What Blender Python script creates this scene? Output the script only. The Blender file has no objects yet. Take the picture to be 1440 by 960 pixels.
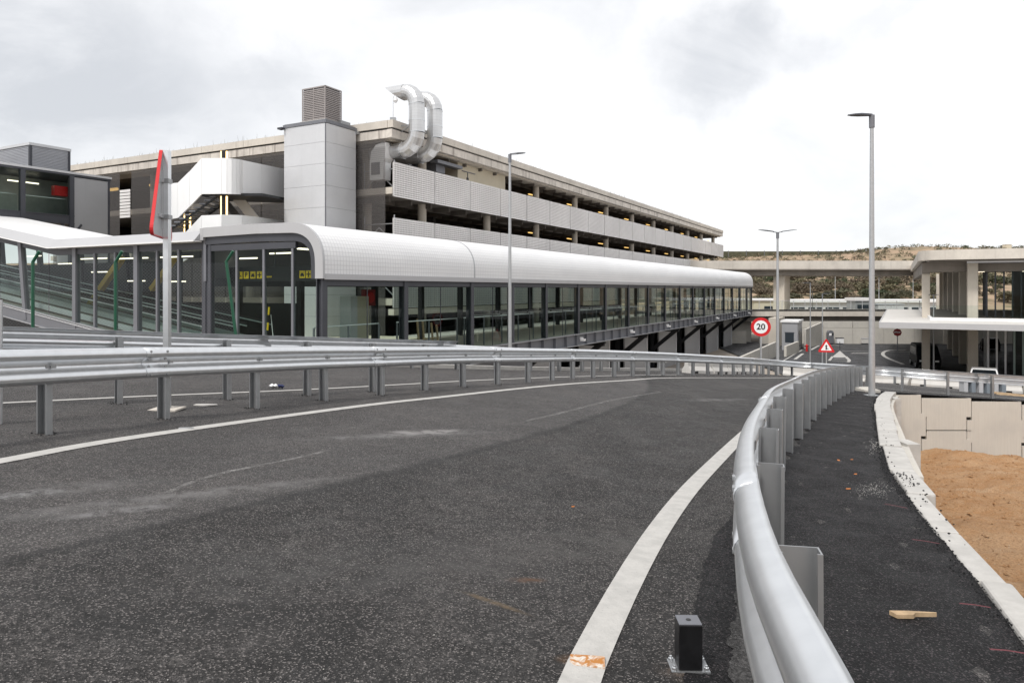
import bpy, math, random
from mathutils import Vector, Matrix
from mathutils import noise as mn
R = random.Random(7)
S = bpy.context.scene
C = bpy.data.collections.new('scene'); S.collection.children.link(C)

# ------------------------------------------------------------------ camera
cam = bpy.data.cameras.new('camera'); cam.lens = 25.0; cam.sensor_width = 36.0
cam.shift_y = -73/1440; cam.clip_start = 0.05; cam.clip_end = 6000
co = bpy.data.objects.new('camera', cam); C.objects.link(co)
co.location = (0, 0, 0); co.rotation_euler = (math.radians(90), 0, 0)
S.camera = co

# ------------------------------------------------------------------ view
S.view_settings.view_transform = 'Standard'; S.view_settings.look = 'None'
S.view_settings.exposure = 0.87; S.view_settings.gamma = 1.0
S.view_settings.use_curve_mapping = False
S.cycles.transparent_max_bounces = 24
S.cycles.max_bounces = 8

SUN_EL, SUN_ROT = 52.0, 215.0     # degrees; sun stands behind the camera, a little left

class NT:
    """tiny node-tree writer"""
    def __init__(s, tree): s.t = tree; s.t.nodes.clear()
    def n(s, typ, ins=None, **kw):
        nd = s.t.nodes.new(typ)
        for k, v in kw.items(): setattr(nd, k, v)
        if ins:
            for k, v in ins.items():
                sock = nd.inputs[k]
                if hasattr(v, 'is_output'): s.t.links.new(v, sock)
                else: sock.default_value = v
        return nd
    def math(s, op, a, b=None, clamp=False):
        nd = s.n('ShaderNodeMath', {0: a}, operation=op); nd.use_clamp = clamp
        if b is not None:
            if hasattr(b, 'is_output'): s.t.links.new(b, nd.inputs[1])
            else: nd.inputs[1].default_value = b
        return nd.outputs[0]
    def vmath(s, op, a, b):
        nd = s.n('ShaderNodeVectorMath', {0: a, 1: b}, operation=op)
        return nd.outputs['Value'] if op in ('LENGTH', 'DISTANCE', 'DOT_PRODUCT') else nd.outputs[0]
    def mix(s, f, a, b, blend='MIX'):
        nd = s.n('ShaderNodeMix', data_type='RGBA', blend_type=blend)
        for i, v in ((0, f), (6, a), (7, b)):
            if hasattr(v, 'is_output'): s.t.links.new(v, nd.inputs[i])
            else: nd.inputs[i].default_value = v
        return nd.outputs[2]
    def noise(s, vec, scale, detail=4, rough=.55, dist=0):
        return s.n('ShaderNodeTexNoise', {'Vector': vec, 'Scale': scale, 'Detail': detail, 'Roughness': rough, 'Distortion': dist}).outputs[0]
    def ramp(s, v, lo, hi, a=0.0, b=1.0, smooth=True):
        nd = s.n('ShaderNodeMapRange', {0: v, 1: lo, 2: hi, 3: a, 4: b})
        nd.interpolation_type = 'SMOOTHSTEP' if smooth else 'LINEAR'
        return nd.outputs[0]
    def mapv(s, vec, sc=(1, 1, 1), loc=(0, 0, 0), rot=(0, 0, 0)):
        return s.n('ShaderNodeMapping', {'Vector': vec, 'Scale': sc, 'Location': loc, 'Rotation': rot}).outputs[0]
def g(v, a=1.0): return (v, v, v, a)
def c3(r, gg, b): return (r, gg, b, 1.0)

# ------------------------------------------------------------------ world: overcast sky
W = bpy.data.worlds.new('World'); S.world = W; W.use_nodes = True
w = NT(W.node_tree)
sky = w.n('ShaderNodeTexSky', sky_type='NISHITA', sun_disc=False)
sky.sun_elevation = math.radians(SUN_EL); sky.sun_rotation = math.radians(SUN_ROT)
tc = w.n('ShaderNodeTexCoord').outputs['Generated']
skyc = w.mix(1.0, sky.outputs[0], g(0.10), 'MULTIPLY')
nA = w.noise(w.mapv(tc, (1, 1, 1.6)), 2.6, 6, .58, .3)
nB = w.noise(w.mapv(tc, (1, 1, 2.0), (3, 1, 2)), 5.0, 6, .6, .6)
def pdir(px, py):
    return Vector(((px-720)/1000, 1, (407-py)/1000)).normalized()
wob = w.vmath('ADD', tc, w.vmath('SCALE', w.n('ShaderNodeTexNoise', {'Vector': tc, 'Scale': 3.5, 'Detail': 5.0, 'Roughness': .6}).outputs[1], (0, 0, 0)))
wobn = w.n('ShaderNodeVectorMath', {0: w.n('ShaderNodeTexNoise', {'Vector': tc, 'Scale': 4.0, 'Detail': 6.0, 'Roughness': .6}).outputs[1], 'Scale': .30}, operation='SCALE').outputs[0]
wob = w.vmath('ADD', tc, w.vmath('SUBTRACT', wobn, (.15, .15, .15)))
mask = w.ramp(nA, .40, .72, 0, .55)
for px, py, rx, rz, amt in ((40, 130, .36, .22, .85), (380, 100, .18, .10, .6), (130, 30, .4, .1, .5), (1040, 65, .15, .075, .75), (1010, 250, .14, .03, .2), (1150, 300, .3, .025, .2), (1250, 5, .12, .03, .3)):
    dd = pdir(px, py)
    v = w.vmath('SUBTRACT', wob, tuple(dd))
    v = w.vmath('MULTIPLY', v, (1/rx, 1/rx, 1/rz))
    L = w.vmath('LENGTH', v, (0, 0, 0))
    mask = w.math('MAXIMUM', mask, w.ramp(L, .25, 1.25, amt, 0))
mask = w.math('MULTIPLY', mask, w.ramp(nB, .25, .6, .55, 1.0))
cloud = w.mix(mask, c3(.625, .625, .63), c3(.345, .358, .38))
sepz = w.n('ShaderNodeSeparateXYZ', {0: tc}).outputs[2]
cloud = w.mix(w.ramp(sepz, -.02, .0, 1, 0), cloud, g(.30))
col = w.mix(.94, skyc, cloud)
bg = w.n('ShaderNodeBackground', {'Color': col, 'Strength': 1.0})
out = w.n('ShaderNodeOutputWorld', {'Surface': bg.outputs[0]})

# ------------------------------------------------------------------ sun (overcast, very soft)
sun = bpy.data.lights.new('sun', 'SUN'); sun.energy = 1.5; sun.angle = math.radians(12); sun.color = (1, .965, .92)
so = bpy.data.objects.new('sun', sun); C.objects.link(so)
az = math.radians(SUN_ROT); el = math.radians(SUN_EL)
sd = Vector((math.sin(az)*math.cos(el), math.cos(az)*math.cos(el), math.sin(el)))
so.rotation_euler = sd.to_track_quat('Z', 'Y').to_euler(); so.location = sd*50

# ------------------------------------------------------------------ materials
M = {}
def mat(name, base=None, rough=.6, metal=0.0, fn=None, spec=.4):
    m = bpy.data.materials.new(name); m.use_nodes = True
    t = NT(m.node_tree)
    b = t.n('ShaderNodeBsdfPrincipled', {'Roughness': rough, 'Metallic': metal, 'Specular IOR Level': spec})
    if base: b.inputs['Base Color'].default_value = base
    o = t.n('ShaderNodeOutputMaterial', {'Surface': b.outputs[0]})
    if fn: fn(t, b, o)
    M[name] = m; return m
def obc(t): return t.n('ShaderNodeTexCoord').outputs['Object']
def wpos(t): return t.n('ShaderNodeNewGeometry').outputs['Position']
def setc(t, b, c): t.t.links.new(c, b.inputs['Base Color'])
def bump(t, b, h, st=.3, d=.01):
    nd = t.n('ShaderNodeBump', {'Height': h, 'Strength': st, 'Distance': d}); t.t.links.new(nd.outputs[0], b.inputs['Normal'])

def varied(base, amt=.12, scale=3.0, fine=40.0, bmp=.15, streak=0.0, tint=None):
    def f(t, b, o):
        p = wpos(t)
        n1 = t.noise(p, scale, 5, .6); n2 = t.noise(p, fine, 3, .6)
        lo = tuple(x*(1-amt) for x in base[:3])+(1,); hi = tuple(min(1, x*(1+amt)) for x in base[:3])+(1,)
        c = t.mix(t.ramp(n1, .3, .7), lo, hi)
        c = t.mix(t.ramp(n2, .35, .7, 0, .35), c, lo)
        if streak:
            ns = t.noise(t.mapv(p, (2.2, 2.2, .12)), 1.3, 5, .65)
            dk = tint or tuple(x*.45 for x in base[:3])+(1,)
            c = t.mix(t.ramp(ns, .5, .75, 0, streak), c, dk)
        setc(t, b, c)
        if bmp: bump(t, b, n2, bmp, .01)
    return f
# asphalt: aggregate speckle, worn patches, dusty stains (blobs lie where the real stains lie)
STAINS = []          # (x, y, rx, ry, angle, amount, colour)
def asphalt(base, dark, speck, stains=False, wear=.5):
    def f(t, b, o):
        p = wpos(t)
        vo = t.n('ShaderNodeTexVoronoi', {'Vector': p, 'Scale': 160.0}); vc = vo.outputs['Color']
        sep = t.n('ShaderNodeSeparateColor', {0: vc})
        big = t.noise(t.mapv(p, (1, .35, 1), rot=(0, 0, -.5)), .55, 6, .65, .8)
        med = t.noise(p, 2.6, 7, .7)
        fin = t.noise(p, 55, 4, .75); lane = t.noise(t.mapv(p, (1.6, .12, 1), rot=(0, 0, .42)), 1.0, 4, .6, .4)
        c = t.mix(t.ramp(big, .30, .70), dark, base)
        c = t.mix(t.ramp(lane, .46, .64, 0, .55), c, tuple(x*1.45 for x in base[:3])+(1,))
        c = t.mix(t.ramp(lane, .34, .48, .65, 0), c, tuple(x*.6 for x in dark[:3])+(1,))
        c = t.mix(t.ramp(med, .38, .70, 0, wear), c, tuple(x*1.7 for x in base[:3])+(1,))
        m1 = t.noise(p, .9, 5, .65, .5); m2 = t.noise(p, 9, 4, .65)
        mul = t.math('MULTIPLY', t.ramp(m1, .36, .64, .55, 1.5), t.ramp(m2, .36, .64, .60, 1.40))
        c = t.n('ShaderNodeVectorMath', {0: c, 'Scale': mul}, operation='SCALE').outputs[0]
        c = t.mix(t.ramp(m1, .55, .75, 0, .35), c, tuple(a*b for a, b in zip(base[:3], (1.5, 1.3, 1.15)))+(1,))
        c = t.mix(t.ramp(fin, .38, .62, .85, 0), c, tuple(x*.25 for x in base[:3])+(1,))
        c = t.mix(t.ramp(sep.outputs[0], .80, .92, 0, .85), c, speck)
        c = t.mix(t.ramp(sep.outputs[2], .55, .95, 0, .7), c, tuple(x*.3 for x in dark[:3])+(1,))
        v2 = t.n('ShaderNodeTexVoronoi', {'Vector': p, 'Scale': 48.0})
        s2 = t.n('ShaderNodeSeparateColor', {0: v2.outputs['Color']})
        pt = t.math('MULTIPLY', t.ramp(v2.outputs['Distance'], .12, .22, 1, 0), t.ramp(s2.outputs[1], .86, .93))
        c = t.mix(t.math('MULTIPLY', pt, .6), c, g(.34))
        if stains:
            dn = t.noise(t.mapv(p, (1, 1, 1)), 5.0, 7, .75)
            for (x, y, rx, ry, an, am, sc) in STAINS:
                q = t.mapv(t.vmath('SUBTRACT', p, (x, y, 0)), (1, 1, 0))
                q = t.n('ShaderNodeVectorRotate', {'Vector': q, 'Angle': -an}, rotation_type='Z_AXIS').outputs[0]
                q = t.vmath('MULTIPLY', q, (1/rx, 1/ry, 0))
                L = t.vmath('LENGTH', q, (0, 0, 0))
                k = t.math('MULTIPLY', t.ramp(L, .1, 1.1, 1, 0), t.ramp(dn, .36, .62))
                c = t.mix(t.math('MULTIPLY', k, am*1.6, True), c, sc)
        if stains:
            sp_ = t.n('ShaderNodeSeparateXYZ', {0: p}); X_, Y_ = sp_.outputs[0], sp_.outputs[1]
            fy = t.math('ADD', t.math('ADD', t.math('MULTIPLY', t.math('MULTIPLY', Y_, Y_), JOINT[2]), t.math('MULTIPLY', Y_, JOINT[1])), JOINT[0])
            dd = t.math('ADD', t.math('SUBTRACT', X_, fy), t.math('MULTIPLY', t.math('SUBTRACT', t.noise(p, 2.2, 5, .7), .5), .22))
            rough_side = t.ramp(dd, -.05, .12)
            scl = t.ramp(dd, -.05, .15, 1.22, .72)
            c = t.n('ShaderNodeVectorMath', {0: c, 'Scale': scl}, operation='SCALE').outputs[0]
            c = t.mix(t.math('MULTIPLY', t.math('SUBTRACT', 1.0, rough_side), .40), c, c3(.092, .087, .085))
            c = t.mix(t.ramp(t.math('ABSOLUTE', t.math('SUBTRACT', dd, .07)), .0, .13, .55, 0), c, g(.022))
        setc(t, b, c)
        h = t.math('ADD', t.math('MULTIPLY', fin, .7), t.math('MULTIPLY', vo.outputs['Distance'], .8))
        bump(t, b, h, 1.0, .02)
        rr = t.ramp(med, .3, .7, .60, .82); t.t.links.new(rr, b.inputs['Roughness'])
    return f

# ------------------------------------------------------------------ ground shape: a ramp that falls away and to the right
def G(x, y): return -1.34-.067*x-.035*y-.00065*y*abs(y)
def gp(px, py):
    r = (px-720)/1000; k = (py-407)/1000
    B = k-.067*r-.035; q = .00065
    disc = B*B-4*q*1.34
    y = (B-math.sqrt(max(disc, 0)))/(2*q)
    return (r*y, y)
def pp(px, py, z):
    y = -z*1000/(py-407); return ((px-720)/1000*y, y)

def st(px, py, rx, ry, an, am, cc):
    x, y = gp(px, py); STAINS.append((x, y, rx, ry, math.radians(an), am, cc))
J3 = [gp(0, 784), gp(430, 688), gp(900, 556)]
def quad3(P):
    (x0, y0), (x1, y1), (x2, y2) = P
    a = ((x2-x0)/(y2-y0)-(x1-x0)/(y1-y0))/(y2-y1); b = (x1-x0)/(y1-y0)-a*(y1+y0); return (x0-b*y0-a*y0*y0, b, a)
JOINT = quad3(J3)
dust = c3(.30, .29, .285)
st(15, 696, .42, .11, 40, .9, c3(.42, .42, .42)); st(170, 718, .40, .09, 42, .8, c3(.36, .35, .35)); st(60, 690, .9, .22, 40, .45, dust)
st(560, 612, 1.6, .18, 35, .5, dust); st(600, 607, .7, .2, 35, 1.0, c3(.42, .40, .39)); st(300, 690, 1.2, .12, 42, .45, dust)
st(230, 702, 1.5, .18, 42, .35, dust); st(1010, 562, 1.4, .3, 40, .6, dust)
st(740, 815, .12, .05, 10, .8, c3(.22, .10, .045)); st(690, 845, .25, .03, -35, .7, c3(.28, .2, .12)); st(820, 928, .12, .06, 0, .9, c3(.25, .13, .05))
st(660, 790, .9, .5, 40, .35, c3(.16, .15, .145)); st(860, 760, .8, .4, 40, .4, c3(.17, .16, .15)); st(430, 800, 1.0, .5, 30, .3, c3(.16, .155, .15))
st(965, 945, .14, .10, 0, .6, c3(.3, .22, .16))

mat('asphalt', rough=.8, fn=asphalt(c3(.078, .072, .069), c3(.036, .034, .0335), c3(.46, .42, .40), True, .6), spec=.4)
mat('asphalt_fresh', rough=.8, fn=asphalt(c3(.0135, .0135, .015), c3(.006, .006, .007), c3(.13, .11, .115), False, .4), spec=.3)
mat('base_grey', rough=.85, fn=asphalt(c3(.095, .092, .09), c3(.075, .072, .072), c3(.15, .145, .14), False, .3), spec=.3)
mat('asphalt_far', rough=.85, fn=asphalt(c3(.085, .085, .09), c3(.06, .06, .064), c3(.12, .12, .12), False, .5), spec=.3)
def paint(t, b, o):
    p = wpos(t); n = t.noise(p, 9, 6, .7); n2 = t.noise(p, 70, 3, .7)
    c = t.mix(t.ramp(n, .3, .7), c3(.40, .39, .37), c3(.50, .485, .46))
    c = t.mix(t.ramp(n2, .62, .75, 0, .7), c, g(.16))
    c = t.mix(t.ramp(n, .62, .78, 0, .4), c, c3(.42, .38, .32))
    setc(t, b, c); bump(t, b, n2, .6, .006)
mat('road_paint', rough=.7, fn=paint)
def tyre(t, b, o):
    p = wpos(t); n = t.noise(p, 6, 6, .8)
    b.inputs['Base Color'].default_value = c3(.30, .29, .28)
    tr = t.n('ShaderNodeBsdfTransparent')
    mx = t.n('ShaderNodeMixShader', {0: t.ramp(n, .40, .72, 0.05, .75), 1: tr.outputs[0], 2: b.outputs[0]})
    t.t.links.new(mx.outputs[0], o.inputs[0])
mat('dust_line', rough=.9, fn=tyre)
def galv(v, rough=.42, metal=.8, sc=18.0):
    def f(t, b, o):
        p = wpos(t)
        n = t.noise(p, 11, 3, .5); n3 = t.noise(t.mapv(p, (1, 1, 3)), .9, 4, .6); n2 = t.noise(t.mapv(p, (14, 14, 1.2)), 2.0, 4, .6)
        c = t.mix(t.ramp(n, .3, .7), c3(v*.95, v*.97, v*.99), c3(v*1.03, v*1.05, v*1.07))
        c = t.mix(t.ramp(n3, .45, .75, 0, .25), c, c3(v*.84, v*.87, v*.90))
        c = t.mix(t.ramp(n2, .62, .80, 0, .25), c, c3(v*.70, v*.69, v*.66))
        setc(t, b, c)
    return f
mat('galvanised', rough=.31, metal=.86, fn=galv(.70), spec=.5)
mat('lamp_pole', rough=.45, metal=.5, fn=galv(.44), spec=.5)
mat('galvanised_post', rough=.42, metal=.7, fn=galv(.36, .45), spec=.4)
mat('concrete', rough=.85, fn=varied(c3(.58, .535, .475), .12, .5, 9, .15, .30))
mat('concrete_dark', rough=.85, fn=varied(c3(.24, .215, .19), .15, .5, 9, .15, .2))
mat('concrete_stained', rough=.85, fn=varied(c3(.60, .555, .50), .15, 1.2, 9, .15, .75, c3(.13, .10, .085)))
def boardwall(t, b, o):
    p = wpos(t)
    n = t.noise(t.mapv(p, (9, 9, .35)), 3.5, 6, .7); n1 = t.noise(p, 1.1, 5, .6); n2 = t.noise(p, 60, 3, .6)
    c = t.mix(t.ramp(n, .3, .7), c3(.50, .475, .425), c3(.55, .525, .475))
    c = t.mix(t.ramp(n1, .40, .75, 0, .6), c, c3(.44, .42, .39))
    c = t.mix(t.ramp(n2, .6, .75, 0, .3), c, g(.3))
    setc(t, b, c); bump(t, b, n, .2, .01)
mat('wall_concrete', rough=.85, fn=boardwall)
mat('column_concrete', rough=.8, fn=varied(c3(.56, .51, .44), .07, .8, 14, .1, .15))
mat('kerb_white', rough=.85, fn=varied(c3(.46, .445, .42), .12, 5, 60, .3, .0))
mat('plaster_white', rough=.7, fn=varied(c3(.58, .56, .53), .05, 1, 20, .05, .15))
mat('beige_wall', rough=.8, fn=varied(c3(.62, .56, .44), .05, .6, 10, .05, .12))
mat('steel_dark', rough=.45, metal=.25, fn=varied(c3(.070, .073, .085), .10, 1, 30, .02))
mat('steel_black', rough=.5, metal=.2, fn=varied(c3(.022, .023, .026), .12, 1, 30, .02))
mat('steel_grey', rough=.5, metal=.35, fn=varied(c3(.19, .195, .215), .07, 1, 30, .02))
mat('panel_grey', rough=.42, metal=.35, fn=varied(c3(.40, .405, .42), .04, .6, 10, .02, .10))
mat('panel_light', rough=.4, metal=.3, fn=varied(c3(.60, .605, .62), .04, .6, 10, .02, .08))
mat('panel_white', rough=.4, metal=.05, fn=varied(c3(.80, .80, .80), .03, .4, 10, .02, .06))
mat('fascia_grey', rough=.4, metal=.2, fn=varied(c3(.46, .46, .47), .03, .4, 10, .01, .06))
mat('slat_white', rough=.45, metal=.1, fn=varied(c3(.82, .80, .79), .05, .3, 3, .0, .12))
mat('slat_back', rough=.6, fn=varied(c3(.58, .56, .55), .06, .3, 3, .0))
mat('louvre_brown', rough=.5, metal=.3, fn=varied(c3(.34, .31, .30), .06, 1, 3, .0))
mat('louvre_blue', rough=.5, metal=.3, fn=varied(c3(.42, .43, .46), .06, 1, 3, .0))
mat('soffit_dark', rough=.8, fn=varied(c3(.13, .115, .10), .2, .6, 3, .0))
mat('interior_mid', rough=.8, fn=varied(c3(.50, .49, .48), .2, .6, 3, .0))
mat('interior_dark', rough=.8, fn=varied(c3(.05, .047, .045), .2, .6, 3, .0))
mat('green_paint', c3(.012, .085, .045), .35)
mat('red_paint', c3(.55, .02, .02), .35)
mat('sign_red', c3(.58, .018, .022), .3)
mat('sign_red_dark', c3(.24, .012, .015), .35)
mat('sign_white', c3(.80, .80, .80), .35)
mat('sign_black', c3(.012, .012, .012), .4)
mat('sign_yellow', c3(.9, .62, .02), .4)
mat('navy', c3(.012, .02, .09), .4)
mat('sign_back', rough=.38, metal=.7, fn=galv(.50, .38))
mat('bollard_black', rough=.35, metal=.0, fn=varied(c3(.010, .010, .011), .3, 12, 60, .05))
mat('wood', rough=.8, fn=varied(c3(.42, .30, .18), .25, 9, 50, .3))
mat('leaf_litter', c3(.55, .20, .06), .8)
mat('yellow_pipe', c3(.55, .36, .04), .5)
mat('plastic_blue', c3(.22, .25, .28), .3)
mat('rubber', c3(.012, .012, .012), .7)
mat('car_white', c3(.78, .79, .80), .2, .0)
mat('car_black', c3(.006, .006, .007), .5, .0, spec=.15)
mat('car_glass', c3(.01, .013, .016), .25, .0, spec=.15)
mat('rubble_black', rough=.9, fn=varied(c3(.016, .016, .017), .3, 30, 90, .4))
mat('mark_red', c3(.13, .03, .038), .8)
def rust(t, b, o):
    p = wpos(t); n = t.noise(p, 22, 6, .7, .6)
    c = t.mix(t.ramp(n, .42, .58), c3(.62, .58, .52), c3(.42, .17, .035)); setc(t, b, c)
mat('rusty_plate', rough=.7, fn=rust)
def emis(name, c, s):
    m = bpy.data.materials.new(name); m.use_nodes = True; t = NT(m.node_tree)
    e = t.n('ShaderNodeEmission', {'Color': c, 'Strength': s}); t.n('ShaderNodeOutputMaterial', {'Surface': e.outputs[0]}); M[name] = m
emis('warm_light', c3(1, .68, .28), 2.2); emis('white_light', c3(1, .88, .68), 1.6); emis('amber_light', c3(1, .62, .20), .75)
def glass(name, tint, refl=.10, trans=.85):
    m = bpy.data.materials.new(name); m.use_nodes = True; t = NT(m.node_tree)
    tr = t.n('ShaderNodeBsdfTransparent', {'Color': tint})
    gl = t.n('ShaderNodeBsdfGlossy', {'Color': c3(.85, .9, .92), 'Roughness': .02})
    fc = t.n('ShaderNodeLayerWeight', {'Blend': .5}).outputs['Facing']
    k = t.math('ADD', t.math('MULTIPLY', t.math('POWER', fc, 4.5), .7), refl-.005, True)
    mx = t.n('ShaderNodeMixShader', {0: k, 1: tr.outputs[0], 2: gl.outputs[0]})
    t.n('ShaderNodeOutputMaterial', {'Surface': mx.outputs[0]}); M[name] = m
glass('glass', c3(.66, .74, .71), .015); glass('glass_green', c3(.18, .34, .28), .05); glass('glass_clear', c3(.86, .92, .90), .01)
def meshscreen(name, v, dens):
    m = bpy.data.materials.new(name); m.use_nodes = True; t = NT(m.node_tree)
    p = wpos(t); z = t.n('ShaderNodeSeparateXYZ', {0: p}).outputs[2]
    s = t.math('FRACT', t.math('MULTIPLY', z, 9.0))
    k = t.ramp(s, .2, .6, dens-.03, dens+.04)
    d = t.n('ShaderNodeBsdfPrincipled', {'Base Color': v, 'Roughness': .6})
    mx = t.n('ShaderNodeMixShader', {0: k, 1: t.n('ShaderNodeBsdfTransparent').outputs[0], 2: d.outputs[0]})
    t.n('ShaderNodeOutputMaterial', {'Surface': mx.outputs[0]}); M[name] = m
meshscreen('mesh_screen', c3(.085, .078, .075), .60)
def canopy(t, b, o):
    uv = t.n('ShaderNodeUVMap').outputs[0]; s = t.n('ShaderNodeSeparateXYZ', {0: uv})
    def line(v, k, wd):
        f = t.math('FRACT', t.math('MULTIPLY', v, k)); f = t.math('ABSOLUTE', t.math('SUBTRACT', f, .5))
        return t.ramp(f, .5-wd, .5, 0, 1)
    l = t.math('MAXIMUM', line(s.outputs[0], 1/.15, .12), line(s.outputs[1], 1/.15, .10))
    n = t.noise(t.mapv(uv, (.12, .35, 1)), 2.5, 5, .6)
    c = t.mix(t.ramp(n, .35, .7), c3(.74, .74, .745), c3(.80, .80, .80))
    c = t.mix(t.math('MULTIPLY', l, .55), c, c3(.42, .42, .44))
    setc(t, b, c); bump(t, b, t.math('SUBTRACT', 1.0, l), .4, .01)
mat('canopy_white', rough=.42, metal=.05, fn=canopy)
def duct(t, b, o):
    uv = t.n('ShaderNodeUVMap').outputs[0]; s = t.n('ShaderNodeSeparateXYZ', {0: uv})
    f = t.math('ABSOLUTE', t.math('SUBTRACT', t.math('FRACT', t.math('MULTIPLY', s.outputs[1], 6.0)), .5))
    n = t.noise(obc(t), .8, 2, .5)
    c = t.mix(t.ramp(n, .3, .7), g(.58), g(.66)); c = t.mix(t.ramp(f, .42, .5, 0, .3), c, g(.30))
    setc(t, b, c); 
mat('duct_metal', rough=.34, metal=.85, fn=duct)
def sand(t, b, o):
    p = wpos(t); n = t.noise(p, .7, 7, .65, .5); n2 = t.noise(p, 7, 7, .72); n3 = t.noise(p, 40, 5, .75)
    vo = t.n('ShaderNodeTexVoronoi', {'Vector': p, 'Scale': 26.0})
    sc = t.n('ShaderNodeSeparateColor', {0: vo.outputs['Color']})
    c = t.mix(t.ramp(n, .3, .7), c3(.43, .23, .105), c3(.54, .34, .19))
    c = t.mix(t.ramp(n, .5, .7, 0, .5), c, c3(.56, .40, .27))
    c = t.mix(t.ramp(n2, .4, .7, 0, .8), c, c3(.52, .34, .20))
    c = t.mix(t.ramp(n3, .45, .7, 0, .75), c, c3(.20, .10, .045))
    pt = t.math('MULTIPLY', t.ramp(vo.outputs['Distance'], .12, .24, 1, 0), t.ramp(sc.outputs[0], .78, .86))
    c = t.mix(pt, c, c3(.55, .47, .38))
    setc(t, b, c); bump(t, b, t.math('ADD', n2, t.math('MULTIPLY', n3, .6)), 1.0, .07)
mat('sand', rough=.95, fn=sand, spec=.15)
def hillm(t, b, o):
    p = wpos(t); n = t.noise(p, .035, 7, .65, .5); n2 = t.noise(p, .16, 7, .7)
    c = t.mix(t.ramp(n, .35, .65), c3(.38, .27, .19), c3(.30, .23, .155))
    c = t.mix(t.ramp(n2, .45, .62, 0, .75), c, c3(.12, .115, .065))
    setc(t, b, c)
mat('hill_earth', rough=.95, fn=hillm, spec=.1)
def earth(t, b, o):
    p = wpos(t); n = t.noise(p, .3, 7, .65); n2 = t.noise(p, 3, 6, .7)
    c = t.mix(t.ramp(n, .35, .65), c3(.36, .30, .24), c3(.26, .24, .22)); c = t.mix(t.ramp(n2, .4, .7, 0, .6), c, c3(.40, .36, .31))
    setc(t, b, c)
mat('earth', rough=.95, fn=earth, spec=.1)
for i, cc in enumerate((c3(.088, .086, .052), c3(.145, .13, .078), c3(.135, .108, .074), c3(.062, .078, .040))):
    mat('leaf_%s' % 'abcd'[i], rough=.8, fn=varied(cc, .35, .4, 3, .0))
mat('bark', c3(.10, .075, .05), .9)
mat('pale_building', rough=.7, fn=varied(c3(.62, .62, .62), .06, .2, 3, .0, .15))
mat('window_dark', c3(.03, .04, .05), .15)

# ------------------------------------------------------------------ mesh helpers
class MB:
    def __init__(s, zoff=0.0): s.v = []; s.f = []; s.uv = None; s.z = zoff
    def add(s, vs, fs):
        k = len(s.v); s.v += [(a, b, c-s.z) for a, b, c in vs]; s.f += [tuple(i+k for i in f) for f in fs]
        return s
    def hexa(s, p):   # 8 points: bottom 4 ccw, top 4 ccw
        return s.add(p, [(3, 2, 1, 0), (4, 5, 6, 7), (0, 1, 5, 4), (1, 2, 6, 5), (2, 3, 7, 6), (3, 0, 4, 7)])
    def box(s, x0, x1, y0, y1, z0, z1):
        if x0 > x1: x0, x1 = x1, x0
        if y0 > y1: y0, y1 = y1, y0
        if z0 > z1: z0, z1 = z1, z0
        return s.hexa([(x0, y0, z0), (x1, y0, z0), (x1, y1, z0), (x0, y1, z0), (x0, y0, z1), (x1, y0, z1), (x1, y1, z1), (x0, y1, z1)])
    def bar(s, p, q, w, h, up=(0, 0, 1)):
        p = Vector(p); q = Vector(q); d = (q-p).normalized(); u = Vector(up)
        if abs(d.dot(u)) > .95: u = Vector((0, 1, 0))
        sx = d.cross(u).normalized(); uz = sx.cross(d).normalized()
        a = sx*w/2; b = uz*h/2
        P = [p-a-b, p+a-b, q+a-b, q-a-b, p-a+b, p+a+b, q+a+b, q-a+b]
        return s.hexa([tuple(v) for v in P])
    def tube(s, pts, r, n=10, cap=True):
        pts = [Vector(p) for p in pts]; k0 = len(s.v); rr = r if isinstance(r, (list, tuple)) else [r]*len(pts)
        u = None; vs = []; fs = []
        for i, p in enumerate(pts):
            d = (pts[min(i+1, len(pts)-1)]-pts[max(i-1, 0)]).normalized()
            if u is None:
                u = Vector((0, 0, 1)) if abs(d.z) < .9 else Vector((1, 0, 0))
            u = (u-d*u.dot(d)).normalized(); v = d.cross(u)
            for j in range(n):
                a = 2*math.pi*j/n; vs.append(tuple(p+u*math.cos(a)*rr[i]+v*math.sin(a)*rr[i]))
        for i in range(len(pts)-1):
            for j in range(n):
                fs.append((i*n+j, i*n+(j+1) % n, (i+1)*n+(j+1) % n, (i+1)*n+j))
        if cap:
            fs.append(tuple(range(n-1, -1, -1))); fs.append(tuple((len(pts)-1)*n+j for j in range(n)))
        return s.add(vs, fs)
    def prism(s, poly, z0, z1):
        n = len(poly); a = sum(poly[i][0]*poly[(i+1) % n][1]-poly[(i+1) % n][0]*poly[i][1] for i in range(n))
        if a < 0: poly = poly[::-1]
        vs = [(x, y, z0) for x, y in poly]+[(x, y, z1) for x, y in poly]
        fs = [tuple(range(n-1, -1, -1)), tuple(range(n, 2*n))]+[(i, (i+1) % n, n+(i+1) % n, n+i) for i in range(n)]
        return s.add(vs, fs)
    def build(s, name, m, parent=None, smooth=False, mats=None, sharp=38):
        me = bpy.data.meshes.new(name); me.from_pydata(s.v, [], s.f); me.update()
        me.materials.append(M[m] if isinstance(m, str) else m)
        if s.uv:
            l = me.uv_layers.new(name='UVMap')
            for p in me.polygons:
                for li in p.loop_indices: l.data[li].uv = s.uv[me.loops[li].vertex_index]
        if smooth:
            for p in me.polygons: p.use_smooth = True
            try: me.set_sharp_from_angle(angle=math.radians(sharp))
            except Exception: pass
        o = bpy.data.objects.new(name, me); C.objects.link(o)
        if parent: o.parent = parent
        return o
def tag(o, label=None, cat=None, group=None, kind=None):
    if label: o['label'] = label
    if cat: o['category'] = cat
    if group: o['group'] = group
    if kind: o['kind'] = kind
    return o
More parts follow.
